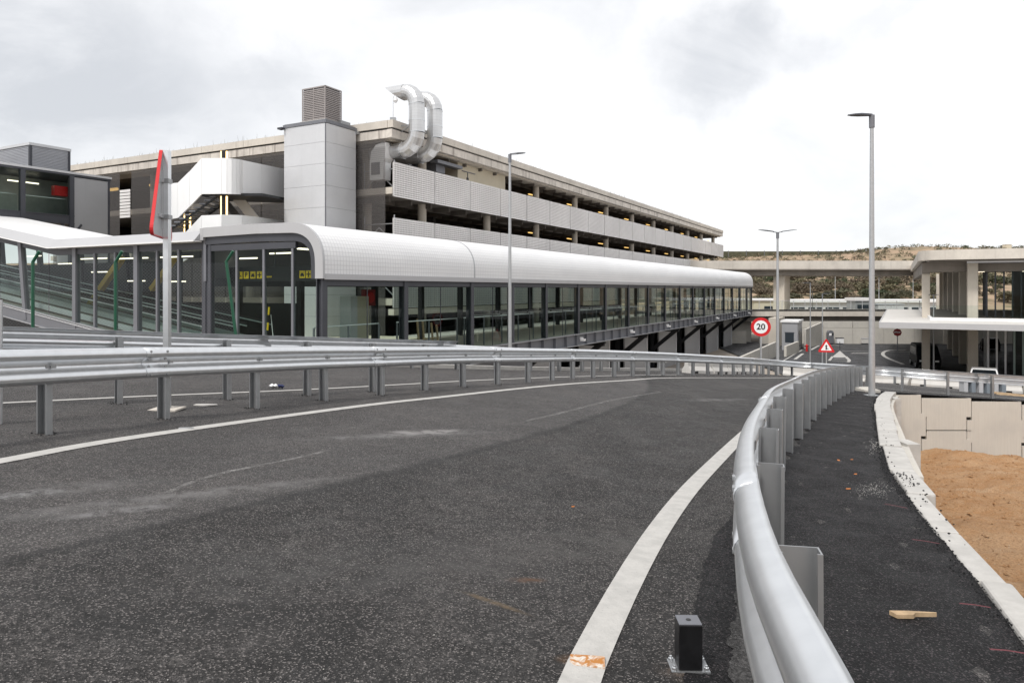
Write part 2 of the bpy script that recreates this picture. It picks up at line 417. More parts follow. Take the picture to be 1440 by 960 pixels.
def thing(name, label, cat, loc=(0, 0, 0), rz=0, group=None):
    o = bpy.data.objects.new(name, None); C.objects.link(o); o.location = loc; o.rotation_euler = (0, 0, rz)
    o.empty_display_size = .3
    return tag(o, label, cat, group)
def again(o, parent, loc=(0, 0, 0), rz=0, label=None):
    c = o.copy(); C.objects.link(c); c.parent = parent; c.location = loc; c.rotation_euler = (0, 0, rz)
    if label: c['label'] = label
    return c
def struct(o): o['kind'] = 'structure'; return o
def catmull(pts, step=.2):
    P = [Vector(p) for p in pts]; P = [P[0]*2-P[1]]+P+[P[-1]*2-P[-2]]; outp = []
    for i in range(1, len(P)-2):
        a, b, c, d = P[i-1:i+3]; n = max(2, int((c-b).length/step))
        for k in range(n):
            t = k/n; outp.append(.5*((2*b)+(-a+c)*t+(2*a-5*b+4*c-d)*t*t+(-a+3*b-3*c+d)*t**3))
    outp.append(P[-2]); return outp
class Path:
    def __init__(s, pts, step=.15):
        s.p = catmull([Vector(q) for q in pts], step); s.s = [0]
        for i in range(1, len(s.p)): s.s.append(s.s[-1]+(s.p[i]-s.p[i-1]).length)
        s.L = s.s[-1]
    def at(s, d):
        d = max(0, min(s.L-1e-6, d)); lo, hi = 0, len(s.s)-1
        while hi-lo > 1:
            m = (lo+hi)//2
            if s.s[m] <= d: lo = m
            else: hi = m
        t = (d-s.s[lo])/max(1e-9, s.s[hi]-s.s[lo]); return s.p[lo].lerp(s.p[hi], t)
    def tan(s, d):
        return (s.at(min(d+.3, s.L))-s.at(max(d-.3, 0))).normalized()

# ================================================================== THE SETTING: ground, roads
A1 = math.radians(61.49)              # heading of the car park, the gallery and the terminal
def interp(tab, t):
    if t <= tab[0][0]: return tab[0][1]
    for (a, b), (c, d) in zip(tab, tab[1:]):
        if t <= c: return b+(d-b)*(t-a)/(c-a)
    return tab[-1][1]
XL = [(-6, -22), (6, -20), (13, -14), (15.5, -11.5), (16.4, -7), (17.9, -3.9), (19.5, -1.5), (22.2, 1.4), (28, 5.6), (33, 8.6), (38, 11.2), (45, 14.5), (60, 20)]
KERB = [(-.4, -1.5), (.9, .4), (1.65, 1.8), (2.34, 3.25), (3.06, 5.18), (3.45, 6.2), (3.98, 7.5), (4.9, 9.4), (6.0, 11.6), (7.3, 14.2), (8.9, 17.3), (10.6, 20.3), (11.6, 22.0)]
kerbp = Path([(x, y, 0) for x, y in KERB])
kt = sorted([(p.y, p.x) for p in kerbp.p])
def XR(y): return interp(kt, y)
YO = [(0, 70), (12.5, 70), (13.3, 37.0), (15, 37.8), (17, 35.2), (19, 32.2), (24, 30.6), (45, 29.6)]
def drop(x, y):
    d = y-interp(YO, x)-.9
    return max(0, d)*.55
def T(x, y): return max(G(x, y)-drop(x, y), -7.06)
def sheet(rows, zf, fn):
    """rows: list of lists of (x,y)"""
    m = MB(); n = len(rows[0]); vs = [(x, y, zf(x, y)) for r in rows for x, y in r]; fs = []
    for i in range(len(rows)-1):
        for j in range(n-1):
            q = (i*n+j, i*n+j+1, (i+1)*n+j+1, (i+1)*n+j)
            cx = sum(vs[k][0] for k in q)/4; cy = sum(vs[k][1] for k in q)/4
            if fn is None or fn(cx, cy): fs.append(q)
    m.add(vs, fs); return m
rowsA = []
y = -5.0
while y < 22.25:
    rowsA.append([(interp(XL, y)+(XR(y)-interp(XL, y))*k/30, y) for k in range(31)]); y += .5
yb = 22.2
rowsA.append([(interp(XL, yb)+(XR(yb)-interp(XL, yb))*k/30, yb) for k in range(31)])
struct(sheet(rowsA, G, None).build('road', 'asphalt', smooth=True))
rowsB = []
y = 22.2
while y < 62:
    rowsB.append([(interp(XL, y)+(48-interp(XL, y))*k/60, y) for k in range(61)]); y += .4
isroad = lambda x, y: y < interp(YO, x)+.55
struct(sheet(rowsB, T, isroad).build('road', 'asphalt', smooth=True))
struct(sheet(rowsB, T, lambda x, y: not isroad(x, y)).build('embankment', 'earth', smooth=True))
m = MB(); m.add([(-3500, -500, -7.1), (3500, -500, -7.1), (3500, 5000, -7.1), (-3500, 5000, -7.1)], [(0, 1, 2, 3)])
struct(m.build('ground', 'earth'))
# lower forecourt
m = MB(); m.add([(22, 56, -7.0), (75, 40, -7.0), (95, 95.4, -7.0), (26, 95.4, -7.0)], [(0, 1, 2, 3)])
struct(m.build('lower_road', 'asphalt_far'))
# retaining wall under the far edge of the slip lane, and a kerb on top of it
edge = Path([(x, y, 0) for y, x in XL[1:]], .5)
wall = thing('retaining_wall', 'pale concrete retaining wall carrying the far edge of the slip lane', 'wall')
mw = MB(); mk = MB(); n = int(edge.L/1.0)
for i in range(n):
    p = edge.at(i); q = edge.at(i+1)
    zp, zq = T(p.x, p.y), T(q.x, q.y)
    d = (q-p).normalized(); nn = Vector((-d.y, d.x, 0))*.25
    for mm, b0, b1, t0, t1 in ((mw, -7.2, -7.2, zp-.01, zq-.01), (mk, zp-.02, zq-.02, zp+.10, zq+.10)):
        off = Vector((0, 0, 0)) if mm is mw else Vector((-d.y, d.x, 0))*-.02
        k = nn if mm is mw else nn*.7
        mm.hexa([(p.x+off.x, p.y+off.y, b0), (q.x+off.x, q.y+off.y, b1), (q.x+k.x, q.y+k.y, b1), (p.x+k.x, p.y+k.y, b0),
                 (p.x+off.x, p.y+off.y, t0), (q.x+off.x, q.y+off.y, t1), (q.x+k.x, q.y+k.y, t1), (p.x+k.x, p.y+k.y, t0)])
mw.build('wall_face', 'concrete', wall); mk.build('coping', 'kerb_white', wall)

# fresh asphalt walkway between the right guardrail and the kerb
RR = [(.30, -1.3), (.44, .2), (.63, 1.19), (.80, 2.0), (1.15, 3.17), (1.6, 4.45), (2.18, 5.9), (2.80, 7.4), (3.3, 8.45), (3.83, 9.5), (4.45, 10.75), (5.13, 12.1), (5.95, 13.7), (7.85, 17.2), (9.25, 19.7), (10.8, 22.3), (12.0, 24.2)]
railR = Path([(x, y, 0) for x, y in RR])
RRc = RR+[(12.75, 24.75), (13.5, 24.1), (14.6, 23.55), (17, 23.25), (22, 23.0), (30, 22.9)]
rr_t = sorted([(p.y, p.x) for p in railR.p])
rw = []
y = -1.2
while y < 22.1:
    a = interp(rr_t, y)+.02+.05*math.sin(y*5.1)+.03*math.sin(y*13.7); b = XR(y)-.0
    rw.append([(a+(b-a)*k/8, y) for k in range(9)]); y += .09
struct(sheet(rw, lambda x, y: G(x, y)+.008+.010*math.sin(x*9)*math.sin(y*7), None).build('walkway', 'asphalt_fresh', smooth=True))
# verge of fresh asphalt round the outside of the bend, above the panel wall
rw = []
for k in range(60):
    x = 11.3+k*.5
    rw.append([(x, 22.25), (x, 22.55), (x, 22.85+.05*math.sin(x*7))])
struct(sheet([list(r) for r in zip(*rw)], lambda x, y: G(x, y)+.02, None).build('verge', 'asphalt_fresh'))
# dark ragged strip along the carriageway edge, and the bare grey base course between it and the posts
def ragged(y, k): return .5*mn.noise(Vector((y*3.1, k, 0)))+.3*mn.noise(Vector((y*11, k, 4)))+.2*mn.noise(Vector((y*31, k, 8)))
rw = []
y = .1
while y < 7.6:
    c0 = interp(rr_t, y); f_ = min(1, (7.6-y)/3)
    rw.append([(c0-.02-(.33+.06*ragged(y, 1))*f_, y), (c0-.17, y), (c0+.03, y)]); y += .02
struct(sheet(rw, lambda x, y: G(x, y)+.004, None).build('asphalt_edge', 'asphalt_fresh'))
rw = []
y = .1
while y < 4.5:
    c0 = interp(rr_t, y); f_ = max(0, min(1, (4.5-y)/.8))
    rw.append([(c0+.03-(.20+.10*ragged(y, 3))*f_, y), (c0+.035, y)]); y += .02
struct(sheet(rw, lambda x, y: G(x, y)+.008, None).build('base_course', 'base_grey'))

# ---- painted lines
def stripe(pts, wd, zo=.006, name='lane_line', m='road_paint', zf=G):
    P = Path([(x, y, 0) for x, y in pts], .25); mb = MB(); vs = []; fs = []; n = max(2, int(P.L/.2))
    for i in range(n+1):
        d = P.L*i/n; p = P.at(d); t = P.tan(d); nn = Vector((-t.y, t.x, 0))*wd/2
        for q in (p+nn, p-nn): vs.append((q.x, q.y, zf(q.x, q.y)+zo))
    for i in range(n): fs.append((2*i, 2*i+1, 2*i+3, 2*i+2))
    mb.add(vs, fs); return struct(mb.build(name, m))
stripe([(-4.9, .2), (-4.1, 2.6), gp(-120, 672), gp(0, 649), gp(120, 626), gp(250, 606), gp(420, 582.5), gp(540, 567), gp(620, 558.5), gp(720, 547.5), gp(800, 540), gp(880, 535), gp(940, 531.5)]+[(9.6, 27.8), (13.5, 33.0), (15.3, 33.6), (16.8, 31.5), (19.2, 29.2), (24, 28.3), (36, 27.6)], .15)
stripe([(.02, 1.6), gp(806, 985), gp(832, 920), gp(856, 870), gp(893, 800), gp(930, 740), gp(968, 690), gp(1006, 650), gp(1044, 613), gp(1075, 585), gp(1100, 566)]+[(5.9, 15.6), (8.2, 19.6), (10.3, 23.4), (11.8, 25.4), (13.1, 25.7), (14.6, 24.9), (17, 24.5), (22, 24.2)], .15)
stripe([gp(-700, 594), gp(-150, 574), gp(3, 567), gp(200, 557.5), gp(420, 548.5), gp(560, 541), gp(700, 533.5), gp(850, 528.5), gp(960, 527)], .10)
stripe([gp(235, 693), gp(300, 668), gp(400, 648), gp(460, 634)], .05, .004, 'dust_streak', 'dust_line')
stripe([gp(740, 592), gp(800, 578), gp(860, 563), gp(930, 551)], .07, .004, 'dust_streak', 'dust_line')

# ================================================================== guardrails
PROF = [(.0, -.157), (.022, -.156), (.048, -.149), (.070, -.135), (.082, -.117), (.086, -.098), (.082, -.079), (.070, -.062), (.048, -.046), (.022, -.028), (.010, -.012), (.010, .012), (.022, .028), (.048, .046), (.070, .062), (.082, .079), (.086, .098), (.082, .117), (.070, .135), (.048, .149), (.022, .156), (.0, .157)]
def post_mesh():
    m = MB()
    # C section: web across the rail (local y), flanges along the rail (local x); unit height 1 (z -.9 .. 0)
    o = [(-a, b) for a, b in [(-.03, -.06), (.03, -.06), (.03, -.045), (.025, -.045), (.025, -.055), (-.025, -.055), (-.025, .055), (.025, .055), (.025, .045), (.03, .045), (.03, .06), (-.03, .06)]]
    n = len(o); z0, z1 = -.95, 0
    m.add([(x, y, z0) for x, y in o]+[(x, y, z1) for x, y in o], [(i, (i+1) % n, n+(i+1) % n, n+i) for i in range(n)]+[(n+0, n+1, n+2, n+3, n+4, n+5), (n+5, n+6, n+11, n+0), (n+6, n+7, n+8, n+9, n+10, n+11)])
    return m
_post = None
def guardrail(label, pts, side, h, step=1.333, first=.4, detail=0., posth=None, group='guardrails along the ramp'):
    global _post
    P = Path([(x, y, 0) for x, y in pts], .12)
    o = P.at(0); root = thing('guardrail', label, 'guardrail', (o.x, o.y, G(o.x, o.y)), 0, None)
    off = Vector(root.location)
    def nrm(d):
        t = P.tan(d); return Vector((-t.y, t.x, 0))*side
    # beams, 4 m long, each lapped over the one before
    d0 = 0; bl = 4.0; k = 0
    while d0 < P.L-.3:
        d1 = min(P.L, d0+bl+.32); m = MB(); vs = []; fs = []; n = max(2, int((d1-d0)/.22)); npf = len(PROF)
        for i in range(n+1):
            d = d0+(d1-d0)*i/n; p = P.at(d); nn = nrm(d); lap = .006*(1-i/n)
            for a, z in PROF:
                q = p+nn*(.062+a+lap); vs.append((q.x-off.x, q.y-off.y, G(p.x, p.y)+h-.155+z-off.z))
        for i in range(n):
            for j in range(npf-1):
                q = (i*npf+j, (i+1)*npf+j, (i+1)*npf+j+1, i*npf+j+1)
                fs.append(q if side < 0 else q[::-1])
        m.add(vs, fs); b = m.build('beam', 'galvanised', root, smooth=True, sharp=42)
        sm = b.modifiers.new('thick', 'SOLIDIFY'); sm.thickness = .004; sm.offset = 0
        # splice bolts
        if detail and (P.at(d0)).length < detail and d0 > .2:
            mb = MB()
            for dx in (.05, .26):
                d = d0+dx; p = P.at(d); nn = nrm(d)
                for a, z in ((.078, .118), (.045, .04), (.045, -.04), (.078, -.118)):
                    q = p+nn*(.062+a+.006); c = Vector((q.x-off.x, q.y-off.y, G(p.x, p.y)+h-.155+z-off.z))
                    mb.tube([c, c+nn*.012], .014, 6)
            mb.build('bolt', 'galvanised_post', root)
        d0 += bl; k += 1
    if _post is None:
        _post = post_mesh().build('post', 'galvanised_post')
        base = _post
    d = first; wsh = MB()
    firstone = _post.parent is None
    while d < P.L:
        p = P.at(d); t = P.tan(d); nn = nrm(d); ang = math.atan2(t.y, t.x)
        q = p-nn*.005
        ob = _post if firstone else _post.copy()
        if not firstone: C.objects.link(ob)
        firstone = False
        ob.parent = root; ob.location = (q.x-off.x, q.y-off.y, G(p.x, p.y)+(posth or h-.02)-off.z); ob.rotation_euler = (R.uniform(-.01, .01), R.uniform(-.01, .01), ang+R.uniform(-.06, .06))
        if detail and p.length < detail:
            c = p+nn*.072; c = Vector((c.x-off.x, c.y-off.y, G(p.x, p.y)+h-.155-off.z))
            wsh.hexa([tuple(c+t*a+nn*b+Vector((0, 0, e))) for a, b, e in ((-.05, 0, -.02), (.05, 0, -.02), (.05, .008, -.02), (-.05, .008, -.02), (-.05, 0, .02), (.05, 0, .02), (.05, .008, .02), (-.05, .008, .02))])
            wsh.tube([c, c+nn*.02], .013, 6)
        d += step
    if wsh.v: wsh.build('washer', 'galvanised_post', root)
    return root
r1 = [(-6.55, -.18), (-5.25, 3.6), (-4.75, 5.0), gp(42, 613), gp(218, 590), gp(350, 575), gp(456, 563), gp(540, 555), gp(611, 547.5), gp(667, 542.5), gp(720, 539), gp(762, 536), gp(820, 531.5), gp(880, 529.3), gp(950, 527.3), (9.6, 30), (11.8, 33.6), (13.5, 36.2), (15.2, 36.8), (16.9, 34.6), (18.9, 31.6), (23.5, 30), (34, 29.2)]
guardrail('long galvanised guardrail along the left side of the curving ramp, facing the road', r1, -1, .77, first=.35, detail=22)
r2 = [gp(-180, 580), gp(-20, 573), gp(128, 568), gp(278, 563.5), gp(404, 557), gp(508, 551.5), gp(596, 546.5), gp(650, 543)]
_a, _b = Vector(r2[0]), Vector(r2[1]); _d = (_a-_b).normalized(); r2.insert(0, tuple(_a+_d*4.0))
guardrail('second galvanised guardrail seen from behind, left of the ramp with white line beyond', r2, 1, .87, first=.9, detail=14, posth=.80)
r3 = [(-4.0, 17.6), (-1.6, 19.1), (1.3, 21.7), (4.2, 25.8), (6.2, 29.0)]
guardrail('low guardrail on the far side of the slip lane, seen under the front rail', r3, -1, .66, first=.3)
guardrail('galvanised guardrail sweeping from the right foreground round the outside of the walkway', RRc, 1, .78, first=.68, detail=12, posth=.735)

# pieces of kerb: white concrete blocks on top of the wall
kerb = thing('kerb', 'white concrete kerb blocks between the black walkway and the sandy pit', 'kerb')
d = 0; i = 0
while d < kerbp.L-.4:
    L = 1.15+R.uniform(-.1, .25)
    if kerbp.at(d).y > 6.5: L = 1.9
    a = kerbp.at(d+.012); b = kerbp.at(min(d+L-.012, kerbp.L)); t = (b-a).normalized(); nn = Vector((t.y, -t.x, 0))
    o = R.uniform(-.01, .012); hz = R.uniform(.02, .035)+(.03 if a.y > 9 else 0); wd = .155 if a.y < 6 else .155+.011*min(a.y, 14)
    if a.y > 7.6: o -= .05
    P = []
    za, zb = G(a.x, a.y), G(b.x, b.y)
    for zz, inset in ((-.35, 0), (0, 0)):
        for q, z0 in ((a+nn*o, za), (b+nn*o, zb), (b+nn*(o+wd), zb), (a+nn*(o+wd), za)):
            P.append((q.x, q.y, z0+(zz if zz else hz)))
    m = MB(); m.hexa([P[3], P[2], P[1], P[0], P[7], P[6], P[5], P[4]])
    ob = m.build('kerb_stone', 'kerb_white', kerb)
    bv = ob.modifiers.new('bevel', 'BEVEL'); bv.width = .018; bv.segments = 2
    d += L; i += 1
# stub uprights and return wall under the kerb
rwall = thing('retaining_wall', 'grazing concrete return wall below the kerb, running along the walkway edge', 'wall')
d = 10.2
while d < kerbp.L-.2:
    L = 1.5; a = kerbp.at(d+.01); b = kerbp.at(min(kerbp.L, d+L-.01)); t = (b-a).normalized(); nn = Vector((t.y, -t.x, 0))
    w0, w1 = .22+R.uniform(0, .03), .33
    P = []
    for zt in (None, 0):
        for q, zz in ((a+nn*w1, G(a.x, a.y)), (b+nn*w1, G(b.x, b.y)), (b+nn*w0, G(b.x, b.y)), (a+nn*w0, G(a.x, a.y))):
            P.append((q.x, q.y, -6.5 if zt is None else zz-.06))
    m = MB(); m.hexa(P); m.build('panel', 'wall_concrete', rwall); d += L
for y_ in (9.9, 19.6):
    x_ = XR(y_)+.36; z_ = G(x_, y_)
    m = MB(); m.box(x_-.09, x_+.09, y_-.16, y_+.16, -6.5, z_+.0); m.build('pilaster', 'kerb_white', rwall)

# panel wall of interlocking cross-shaped precast panels facing the pit
pw = thing('retaining_wall', 'tan precast panel wall of interlocking cross-shaped panels above the sandy pit', 'wall', (11.5, 22.2, 0))
pwid = 1.57; ph = 1.56; nb = .07
def panel(x0, x1, z0, z1, nt, nbm):
    zc = (z0+z1)/2; q = ph*.26; e = .0
    g_ = .012; n_ = .085
    # outline with tabs on both sides (positive for 'wide' panels)
    s = n_ if nt else -n_
    pts = [(x0+g_, z0+g_), (x1-g_, z0+g_), (x1-g_, zc-q), (x1-g_+s, zc-q), (x1-g_+s, zc+q), (x1-g_, zc+q), (x1-g_, z1-g_), (x0+g_, z1-g_), (x0+g_, zc+q), (x0+g_-s, zc+q), (x0+g_-s, zc-q), (x0+g_, zc-q)]
    m = MB(); n = len(pts); vs = [(x, 0, z) for x, z in pts]+[(x, .16, z) for x, z in pts]
    m.add(vs, [tuple(range(n)), tuple(range(2*n-1, n-1, -1))]+[(i, n+i, n+(i+1) % n, (i+1) % n) for i in range(n)])
    return m
xs0 = 1.28-1.57*2
for c in range(12):
    x0 = xs0+c*pwid; x1 = x0+pwid; L0 = x0 < -.4; top = G(11.5+(x0+x1)/2, 22.2)-.03
    wide = c % 2 == 1
    if wide: zs = [(top, top-ph*.5-.35), ] if False else None
    zb = top; off_ = 0
    rows = [(top-1.02, top), (top-2.5, top-1.02), (top-3.6, top-2.5)] if not wide else [(top-1.9, top), (top-3.3, top-1.9)]
    for (a, b) in rows:
        if L0 and x1 < .2: break
        zc = (a+b)/2
        g_ = .016; s = .15
        # tabs of wide panels sit where narrow columns have waists; common heights for all columns
        lv = G(17.0, 22.2)
        t1, t2 = top-.60, top-1.30
        pts = [(x0+g_, a+g_), (x1-g_, a+g_)]
        sg = s if wide else -s
        A, B = max(a+g_, t2), min(b-g_, t1)
        if B > A:
            pts += [(x1-g_, A), (x1-g_+sg, A), (x1-g_+sg, B), (x1-g_, B)]
        pts += [(x1-g_, b-g_), (x0+g_, b-g_)]
        if B > A:
            pts += [(x0+g_, B), (x0+g_-sg, B), (x0+g_-sg, A), (x0+g_, A)]
        cl = []
        for p_ in pts:
            if not cl or (abs(cl[-1][0]-p_[0])+abs(cl[-1][1]-p_[1])) > 1e-5: cl.append(p_)
        m = MB(); n = len(cl); dy = R.uniform(-.008, .008)
        m.add([(x, dy, z) for x, z in cl]+[(x, .16, z) for x, z in cl], [tuple(range(n)), tuple(range(2*n-1, n-1, -1))]+[(i, n+i, n+(i+1) % n, (i+1) % n) for i in range(n)])
        m.build('panel', 'wall_concrete', pw)
m = MB(); m.box(-.6, 18, .17, .3, -7.2, -5.4); m.box(-.6, 18, .10, .16, -7.2, -3.9); m.build('joint_backing', 'interior_dark', pw)
# corner pier of the panel wall
m = MB(); m.box(-.75, -.28, -.55, .25, -6.5, G(11.3, 22)+.12); ob = m.build('corner_pier', 'wall_concrete', pw)

# sand in the pit: one uneven sheet
def sandz(x, y):
    z = -1.95-.165*(y-2)
    z += .16*mn.noise(Vector((x*.5, y*.5, 1)))+.07*mn.noise(Vector((x*1.7, y*1.7, 5)))+.03*mn.noise(Vector((x*5, y*5, 9)))+.018*mn.noise(Vector((x*14, y*14, 3)))
    z += .12*mn.noise(Vector((x*.9+y*.5, y*2.2, 11)))+.05*mn.noise(Vector((x*3.1, y*4.5, 21)))
    z += .25*max(0, 1-abs(x-13.3)/2.5)*max(0, 1-abs(y-22)/3)
    return z
rows = []
yy = -3.0
while yy < 22.6:
    a = XR(yy)+.10; rows.append([(a+(30-a)*(k/170)**1.5, yy) for k in range(171)]); yy += .12
o = sheet(rows, sandz, None).build('sand', 'sand', smooth=True); struct(o)

# ================================================================== litter and rubble
def rock(m, x, y, z, r, seed):
    rr = random.Random(seed); vs = []
    for a, b, c in ((1, 0, 0), (-1, 0, 0), (0, 1, 0), (0, -1, 0), (0, 0, 1), (0, 0, -1), (.6, .6, .4), (-.6, .5, .5), (-.5, -.6, .4), (.6, -.6, .3)):
        k = r*rr.uniform(.6, 1.15); vs.append((x+a*k, y+b*k, z+c*k*.75))
    m.add(vs, [(0, 6, 4), (6, 2, 4), (2, 7, 4), (7, 1, 4), (1, 8, 4), (8, 3, 4), (3, 9, 4), (9, 0, 4), (0, 5, 2), (2, 5, 1), (1, 5, 3), (3, 5, 0), (0, 2, 6), (2, 1, 7), (1, 3, 8), (3, 0, 9)])
m = MB()
for i in range(2600):
    y = R.uniform(.6, 8)**1.0; c0 = interp(rr_t, y); x = c0-.20+R.gauss(0, .055)+.08*(R.random()**3)
    rock(m, x, y, G(x, y)+.005, R.uniform(.002, .0085), i)
for i in range(2200):
    y = R.uniform(2.2, 21); x = XR(y)-abs(R.gauss(0, .05))+.0; r_ = R.uniform(.002, .008)*(1+y/14)
    if R.random() < .03: x += R.uniform(.04, .16)
    rock(m, x, y, G(x, y)+.02+(.035 if x > XR(y) else 0), r_, i)
for i in range(500):
    y = R.uniform(4.5, 7.2); x = XR(y)+R.uniform(-.05, .19)
    if R.random() < math.exp(-abs(y-6.9)/.35)*.7 or R.random() < .02: rock(m, x, y, G(x, y)+.045, R.uniform(.004, .013), i)
for ob_ in [o_ for o_ in C.objects if o_.name.startswith('post') and o_.parent and o_.parent.name.startswith('guardrail')]:
    px_, py_ = ob_.parent.location.x+ob_.location.x, ob_.parent.location.y+ob_.location.y
    if py_ > 15: continue
    for i in range(26):
        a_ = R.uniform(0, 6.28); d_ = .055+abs(R.gauss(0, .05)); x, y = px_+d_*math.cos(a_), py_+d_*math.sin(a_)
        rock(m, x, y, G(x, y)+.004, R.uniform(.003, .012), i)
tag(m.build('rubble', 'rubble_black'), 'black asphalt crumbs scattered along the walkway edges and on the kerb', 'rubble', None, 'stuff')
m = MB()
for i in range(520):
    y = R.uniform(1.5, 14); x = R.uniform(-5, XR(y)-.1)
    rock(m, x, y, G(x, y)+.003, R.uniform(.0015, .005), i)
for i in range(300):
    x, y = gp(1230+R.gauss(0, 16), 690+R.gauss(0, 6)); rock(m, x, y, G(x, y)+.012, R.uniform(.0015, .0045), i)
for i in range(110):
    x, y = gp(1232+R.gauss(0, 7), 628+R.gauss(0, 7)); rock(m, x, y, G(x, y)+.012, R.uniform(.003, .008), i)
tag(m.build('gravel', 'kerb_white'), 'pale grit sprinkled over the asphalt', 'gravel', None, 'stuff')
m = MB()
for i in range(4200):
    y = R.uniform(2.5, 21.8); x = XR(y)+.3+R.uniform(0, 1)**1.4*9
    rock(m, x, y, sandz(x, y)+.005, R.uniform(.006, .028)*R.uniform(.5, 1.6)*(2.2 if R.random() < .04 else 1), i)
tag(m.build('stones', 'sand'), 'small stones lying in the sandy pit', 'gravel', None, 'stuff')
def flake(name, label, cat, x, y, z, L, wd, ang, m_, th=.008, pts=None, tilt=0):
    mb = MB(); P = pts or [(-.5, -.35), (.05, -.5), (.5, -.1), (.42, .25), (-.1, .5), (-.45, .2)]
    n = len(P); mb.add([(a*L, b*wd, tilt*a) for a, b in P]+[(a*L, b*wd, th+tilt*a+.3*th*math.sin(a*9)) for a, b in P], [tuple(range(n-1, -1, -1)), tuple(range(n, 2*n))]+[(i, (i+1) % n, n+(i+1) % n, n+i) for i in range(n)])
    o = mb.build(name, m_); o.location = (x, y, z); o.rotation_euler = (0, 0, ang); return tag(o, label, cat)
x, y = gp(1277, 873)
flake('wood_splinter', 'broken splinter of pale wood on the black walkway', 'wood', x, y, G(x, y)+.022, .16, .045, -.05, 'wood', .016, [(-.5, .4), (-.38, -.5), (.1, -.45), (.22, 0), (.85, .1), (.86, .2), (.1, .5)])
for px, py, L, nm, lb in ((1193, 691, .05, 'fallen_leaf', 'curled orange leaf on the walkway, nearest the dusty patch'), (1179, 650, .05, 'fallen_leaf', 'orange leaf on the walkway beside another, left of the kerb step'), (1198, 649, .035, 'fallen_leaf', 'tiny orange leaf right of a larger one on the walkway'), (806, 717, .03, 'fallen_leaf', 'small bright orange leaf alone on the carriageway'), (1203, 670, .03, 'fallen_leaf', 'brown leaf scrap in the middle of the walkway')):
    x, y = gp(px, py); flake(nm, lb, 'leaf', x, y, G(x, y)+.024, L, L*.5, R.uniform(0, 3), 'leaf_litter', .006)
for i, (px, py) in enumerate(((1258, 717), (1300, 768), (1369, 860), (1415, 926))):
    a = gp(px-14-i*3, py-3); b = gp(px+18+i*3, py+3)
    stripe([a, ((a[0]+b[0])/2, (a[1]+b[1])/2+.01), b], .014, .034, 'survey_mark', 'mark_red')
x, y = gp(388, 546)
root = thing('litter_bag', 'crumpled white and blue plastic bag on the slip lane, behind the second guardrail', 'bag', (x, y, G(x, y)))
for k, (mm_, dx) in enumerate((('sign_white', 0), ('navy', .10), ('sign_white', -.10))):
    m = MB(); rock(m, dx*.6, 0, .04, .055, k+3); rock(m, dx*.6+.03, .02, .03, .045, k+9); m.build('fold', mm_, root)
x, y = gp(100, 593)
flake('paper_scrap', 'small white scrap on the asphalt between the left posts', 'litter', x-.3, y, G(x, y)+.004, .07, .04, .3, 'sign_white', .012)
x, y = gp(262, 603)
flake('flattened_can', 'flattened pale can just above the left white line', 'litter', x, y, G(x, y)+.004, .14, .06, .3, 'galvanised', .012)
x, y = gp(290, 570)
flake('cardboard', 'flat pale sheet lying by a post between the two left guardrails', 'litter', x, y, G(x, y)+.004, .28, .12, .1, 'plaster_white', .012)
# rusty cover set in the painted line
x, y = gp(826, 932)
m = MB(); m.box(-.068, .068, -.042, .042, -.01, .011); o = m.build('cover_plate', 'rusty_plate'); o.location = (x, y, G(x, y)); o.rotation_euler = (0, 0, -.12)
tag(o, 'small rusty metal plate set in the white edge line', 'plate')
# black bollard stub on a bolted base plate
x, y = gp(968, 938)
bl = thing('bollard', 'short black square bollard on a bolted steel plate beside the white line', 'bollard', (x, y, G(x, y)), -.02)
m = MB(); m.box(-.075, .075, -.05, .05, 0, .009); m.build('base_plate', 'galvanised_post', bl)
m = MB(); m.box(-.046, .046, -.043, .043, .009, .186); ob = m.build('post', 'bollard_black', bl); bv = ob.modifiers.new('b', 'BEVEL'); bv.width = .004; bv.segments = 2
m = MB(); m.box(-.044, .044, -.041, .041, .186, .189); m.build('cap', 'steel_grey', bl)
m = MB(); m.tube([(0, .0, .187), (0, 0, .1905)], .010, 12); m.build('hole', 'sign_black', bl)
for a, b in ((-.062, -.036), (-.062, .036), (.062, -.036), (.062, .036)):
    m = MB(); m.tube([(a, b, .009), (a, b, .020)], .010, 6); m.tube([(a, b, .020), (a, b, .028)], .005, 8); m.build('bolt', 'galvanised', bl)

# ================================================================== text helper
def text(body, size, mname, parent, loc, rot, ext=.004, name='lettering', align='CENTER'):
    cu = bpy.data.curves.new(name, 'FONT'); cu.body = body; cu.size = size; cu.extrude = ext; cu.align_x = align; cu.align_y = 'CENTER'; cu.offset = size*.02
    tmp = bpy.data.objects.new('tmp', cu); C.objects.link(tmp)
    dg = bpy.context.evaluated_depsgraph_get(); me = bpy.data.meshes.new_from_object(tmp.evaluated_get(dg))
    bpy.data.objects.remove(tmp); bpy.data.curves.remove(cu)
    me.materials.clear(); me.materials.append(M[mname]); o = bpy.data.objects.new(name, me); C.objects.link(o); o.parent = parent; o.location = loc; o.rotation_euler = rot
    return o
def disc(r, y0, y1, mname, name, parent, z, n=40, r0=0):
    m = MB(); m.tube([(0, y0, z), (0, y1, z)], r, n); return m.build(name, mname, parent)

